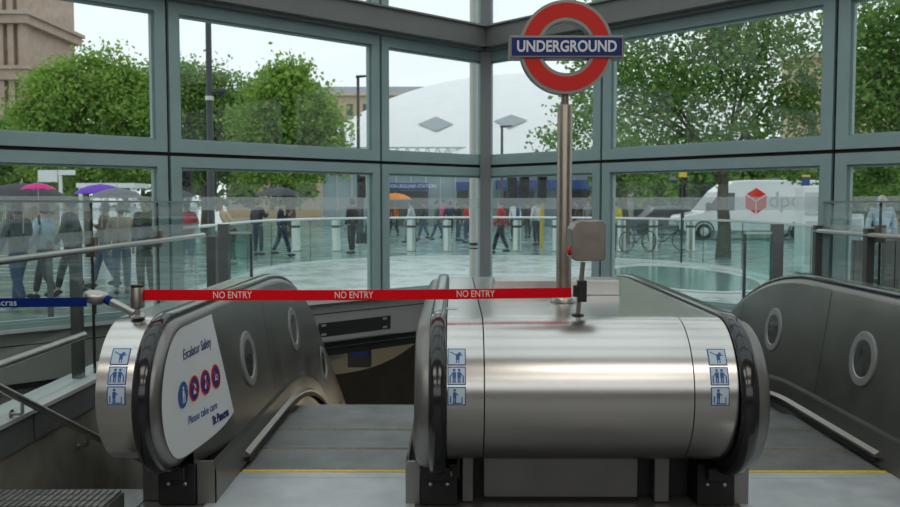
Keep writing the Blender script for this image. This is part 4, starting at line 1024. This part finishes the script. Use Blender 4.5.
fascia(387, 428, 183, 189.5, 'UNDERGROUND STATION'); fascia(456, 484, 182, 190); fascia(497, 604, 180, 189)
for (pa, pb) in ((388, 428), (457, 468), (500, 534), (560, 604)):
    a = at(pa, 224, 61.9); b = at(pb, 191, 61.9); m = MB(); m.box((a.x, 61.9, 0), (b.x, 61.99, b.z)); m.build('shop_window', mat('shop_glass', (.09,.085,.08), .15), dm)
# shops behind the trees to the right
sp = thing('shop_parade', 'row of shops with blue fascia half hidden by foliage on the right', 'building')
xl, xr = at(630, 150, 56).x, at(900, 150, 56).x; m = MB(); m.box((xl, 56.2, 0), (xr, 61, at(700, 168, 56).z)); m.build('wall', mat('shop_wall', (.42,.42,.42), .7, 0, .1, 1), sp)
a = at(642, 188, 56); b = at(860, 180, 56); m = MB(); m.box((a.x, 55.7, a.z), (b.x, 56.2, b.z)); m.build('sign_fascia', SIGNB, sp)
for px in range(640, 890, 20):
    p0 = at(px-6, 222, 56); p1 = at(px+6, 191, 56); m = MB(); m.box((p0.x, 56.1, p0.z), (p1.x, 56.2, p1.z)); m.build('shop_window', DGLASS, sp)
# white panel van, seen from its side, nose to the left
Yv = 38; vx0 = at(680, 220, Yv).x; vx1 = at(830, 220, Yv).x; Ls = vx1-vx0; zt_ = at(760, 180, Yv).z
van = thing('delivery_van', 'white high roof delivery van with a red cube emblem on its side', 'van', None, (vx0, Yv, 0))
pf = [(0,.45), (0,.85), (.12,1.05), (1.0,1.22), (1.75,zt_-.45), (2.3,zt_-.05), (2.8,zt_), (Ls-.1,zt_), (Ls,zt_-.12), (Ls,.40), (0.2,.36)]
m = MB(); m.prism([(x, 0, z) for x, z in pf], (0,2.0,0)); body = m.build('body', mat('van_white', (.74,.76,.77), .25, coat=.5), van, bevel=.06)
m = MB(); m.prism([(1.08,-.012,1.28), (1.72,-.012,zt_-.55), (2.35,-.012,zt_-.55), (2.35,-.012,1.28)], (0,.02,0)); m.build('side_window', DGLASS, body)
m = MB(); d = Vector((.75, 0, zt_-.45-1.22)); nrm = Vector((-d.z, 0, d.x)).normalized(); o_ = Vector((1.0,.18,1.22))+d*.06+nrm*.012; m.add([o_, o_+Vector((0,1.64,0)), o_+Vector((0,1.64,0))+d*.86, o_+d*.86], [(0,1,2,3)]); m.build('windscreen', mat('windscreen', (.35,.38,.40), .1), body)
m = MB(); m.box((-.04,.1,.38), (.25,1.9,.62)); m.build('bumper', mat('grey_bumper', (.10,.10,.11), .6), van, bevel=.02)
m = MB(); m.lathe([(.11,0), (.11,.02), (0,.03)], (.10,.30,.90), 16, 0, (-.6,-.5,0)); m.build('headlamp', mat('lamp_clear', (.6,.62,.62), .1), body)
for x in (1.05, Ls-1.35):
    m = MB(); m.lathe([(.38,-.012), (.46,-.012), (.46,.01), (.38,.01)], (x, 0, .38), 28, 0, (0,1,0), False); m.build('wheel_arch', mat('grey_bumper', (0,0,0)), body)
    for y in (.0, 1.8):
        m = MB(); m.lathe([(0,-.03), (.20,-.03), (.22,-.01), (.34,-.01), (.36,.02), (.36,.20), (.3,.22), (0,.22)], (x, y, .36), 28, 0, (0,1,0)); w_ = m.build('wheel', BLACK, van)
        m = MB(); m.lathe([(.19,-.032), (.19,-.04), (.05,-.06), (0,-.06)], (x, y, .36), 20, 0, (0,1,0)); m.build('hub', STEELV, w_)
m = MB(); m.box((1.1,-.16,1.32), (1.28,-.01,1.62)); m.build('wing_mirror', BLACK, body, bevel=.02)
hx, hz, hr_ = at(756, 201, Yv).x-vx0, at(756, 201, Yv).z, .56
hexp = [Vector((hx+hr_*.93*cos(pi/2+pi/3*i), -.012, hz+hr_*sin(pi/2+pi/3*i))) for i in range(6)]
m = MB(); m.prism(hexp, (0,.02,0)); em = m.build('cube_emblem', RED, body)
m = MB()
for i in (1, 3, 5):
    m.bar((hx, -.016, hz), hexp[i]+Vector((0,-.004,0)) if i != 3 else (hx, -.016, hz-hr_*.98), .05, .004, (0,1,0))
m.build('emblem_lines', WHITE, em)
lettering('van_lettering', 'dpd', .95, mat('van_grey', (.42,.43,.44), .5), (hx+1.25, -.012, hz+.02), (1,0,0), (0,0,1), body, 1.0, .01, 'CENTER', .004)
# bicycles
def bicycle(px, Y, label, rz):
    q = at(px, 230, Y); rt = thing('bicycle', label, 'bicycle', 'bicycles parked on the plaza', (q.x, Y, 0), rz)
    for x in (-.52, .52):
        m = MB(); pts = [(x+.33*cos(2*pi*i/24), 0, .345+.33*sin(2*pi*i/24)) for i in range(25)]; m.tube(pts, .018, 6, caps=False); w_ = m.build('wheel', BLACK, rt)
        m = MB()
        for k in range(10): a = 2*pi*k/10; m.tube([(x, 0, .345), (x+.32*cos(a), 0, .345+.32*sin(a))], .003, 4)
        m.build('spokes', STEELV, w_)
    m = MB()
    for a, b in (((-.52,0,.345), (-.1,0,.30)), ((-.1,0,.30), (-.22,0,.80)), ((-.22,0,.78), (-.52,0,.345)), ((-.2,0,.74), (.36,0,.80)), ((-.1,0,.30), (.38,0,.70)), ((.35,0,.92), (.52,0,.345))): m.tube([a, b], .017, 8)
    m.build('frame', DARKM, rt)
    m = MB(); m.tube([(.35,-.25,.98), (.40,-.1,.96), (.35,0,.95), (.40,.1,.96), (.35,.25,.98)], .013, 6); m.build('handlebar', DARKM, rt)
    m = MB(); m.ball((-.23,0,.86), (.13,.06,.035)); m.build('saddle', BLACK, rt)
    m = MB(); m.lathe([(.09,-.01), (.09,.01), (0,.01)], (-.1,0,.30), 12, 0, (0,1,0)); m.build('crank', STEELV, rt)
bicycle(638, 28.6, 'dark bicycle nearest the left edge of the big right window', .6)
bicycle(667, 29.6, 'dark bicycle parked just left of the white van cab', .1)
# parked car roofs and low clutter beyond the bikes
q = at(668, 215, 44); car = thing('parked_car', 'grey car parked behind the bicycles', 'car', None, (q.x-2.1, 44, 0))
m = MB(); m.prism([(0,0,.3), (0,0,.75), (.9,0,.9), (1.5,0,1.42), (3.1,0,1.42), (3.9,0,.92), (4.3,0,.85), (4.3,0,.3)], (0,1.7,0)); bd = m.build('body', mat('car_grey', (.10,.11,.13), .25, .3, coat=.5), car, bevel=.06)
m = MB(); m.prism([(1.1,-.01,.95), (1.58,-.01,1.34), (3.0,-.01,1.34), (3.6,-.01,.95)], (0,.02,0)); m.build('side_windows', DGLASS, bd)
for x in (.85, 3.45):
    m = MB(); m.lathe([(0,-.03), (.2,-.03), (.32,-.01), (.32,.2), (0,.2)], (x, 0, .32), 20, 0, (0,1,0)); m.build('wheel', BLACK, car)
# signal posts
def signal(px, Y, ytop, col, label, heads):
    q = at(px, ytop, Y); rt = thing('traffic_signal', label, 'traffic signal', None, (q.x, Y, 0))
    m = MB(); m.tube([(0,0,0), (0,0,q.z-.3)], .07, 12); m.build('pole', col, rt)
    for (dx, dz) in heads:
        z = q.z-1.05+dz; m = MB(); m.box((dx-.17,-.16,z), (dx+.17,.06,z+1.0)); hd = m.build('signal_head', BLACK, rt, bevel=.03)
        for k in range(3):
            m = MB(); m.lathe([(.11,.0), (.11,-.12), (.10,-.12), (.10,0)], (dx, -.16, z+.18+.31*k), 14, 0, (0,1,0)); m.build('visor', BLACK, hd)
YP = mat('post_yellow', (.68,.48,.04), .5)
signal(542, 32, 174, YP, 'yellow signal post with black head between sign pole and corner post', [(0,0)])
signal(518, 31, 176, SIGNB, 'dark blue signal post with black heads right of the corner post', [(-.22,0), (.22,.1)])
signal(187, 30, 168, BLACK, 'black traffic signal just right of the left window mullion', [(0,0)])
signal(212, 33, 168, BLACK, 'black traffic signal beside the tall lamp post', [(0,0)])
signal(683, 36, 176, DARKM, 'dark signal post with yellow backing in front of the van', [(0,0)])
signal(362, 40, 175, DARKM, 'slim dark signal post left of the second window joint', [(0,0)])
# bus stop flag and shelter behind the left crowd
rt = thing('street_sign', 'white blank backed street sign boards above the umbrellas', 'sign', None, (0,0,0))
for (pa, pb, ya, yb_) in ((38, 57, 170, 182), (58, 75, 170, 175)):
    a = at(pa, yb_, 24); b = at(pb, ya, 24); m = MB(); m.box((a.x, 24, a.z), (b.x, 24.03, b.z)); m.build('board', WHITEP, rt)
q = at(60, 170, 24.05); m = MB(); m.tube([(q.x, 24.06, 0), (q.x, 24.06, q.z)], .05, 10); m.build('pole', WHITEP, rt)
rt = thing('bus_shelter', 'pale framed shelter behind the purple umbrella', 'shelter'); a = at(76, 185, 27); b = at(134, 185, 27)
m = MB(); m.box((a.x, 27, a.z-.08), (b.x, 28.4, a.z+.06)); m.build('roof', WHITEP, rt)
for x in (a.x+.1, (a.x+b.x)/2, b.x-.1):
    m = MB(); m.box((x-.05, 27.05, 0), (x+.05, 27.15, a.z-.08)); m.build('post', WHITEP, rt)
# yellow and blue banner signs hanging among the right-hand leaves
for (px, py, Y, cl_, lb) in ((683, 172, 23.2, YP, 'small yellow sign among the leaves above the van cab'), (806, 182, 23.4, SIGNB, 'small blue and yellow sign among leaves right of the emblem'), ):
    a = at(px-4, py+5, Y); b = at(px+4, py-5, Y); m = MB(); m.box((a.x, Y, a.z), (b.x, Y+.03, b.z)); o = m.build('street_plate', cl_)
    m = MB(); m.box((a.x-.01, Y-.005, b.z), (b.x+.01, Y+.03, b.z+.06)); m.build('yellow_rim', YP, o)
    m = MB(); m.tube([((a.x+b.x)/2, Y+.05, 0), ((a.x+b.x)/2, Y+.05, b.z)], .025, 8); m.build('pole', DARKM, o); tag(o, lb, 'sign')

# ------------------------------------------------------------------ light
w = bpy.data.worlds.new('world'); scn.world = w; w.use_nodes = True
nt = w.node_tree; N = nt.nodes; L = nt.links; bg = N['Background']
tc = N.new('ShaderNodeTexCoord'); nz = N.new('ShaderNodeTexNoise'); nz.inputs['Scale'].default_value = 2.2; nz.inputs['Detail'].default_value = 4
mx = N.new('ShaderNodeMix'); mx.data_type = 'RGBA'; mx.inputs['A'].default_value = (.83,.88,.92,1); mx.inputs['B'].default_value = (.97,.985,1.0,1)
L.new(tc.outputs['Generated'], nz.inputs['Vector']); L.new(nz.outputs['Fac'], mx.inputs['Factor']); L.new(mx.outputs['Result'], bg.inputs['Color'])
bg.inputs['Strength'].default_value = 1.05
vs_ = scn.view_settings; vs_.view_transform = 'Standard'; vs_.look = 'None'; vs_.exposure = 0.15; vs_.gamma = 1; vs_.use_curve_mapping = False
scn.cycles.max_bounces = 10; scn.cycles.transparent_max_bounces = 24; scn.cycles.caustics_reflective = False; scn.cycles.caustics_refractive = False
scn.cycles.sample_clamp_indirect = 4

ld = bpy.data.lights.new('lower_hall_fill', 'POINT'); ld.energy = 6; ld.shadow_soft_size = .15; ld.color = (1, .86, .62)  # added point light, out of view, to brighten the cream bulkhead below
lo = bpy.data.objects.new('lower_hall_fill', ld); COL.objects.link(lo); lo.location = (-.2, 12.4, -1.0)

for i, (x, y) in enumerate(((-2.6,-1.5), (2.6,-1.5), (-2.6,-5.5), (2.6,-5.5))):  # added fill lights behind the camera, brightening the surfaces that face it
    a = bpy.data.lights.new('rear_fill_light', 'AREA'); a.shape = 'RECTANGLE'; a.size = 3.6; a.size_y = 2.2; a.energy = 75; a.color = (1, .95, .87)
    ao = bpy.data.objects.new('rear_fill_light', a); COL.objects.link(ao); ao.location = (x, y, ZTOP-.03)
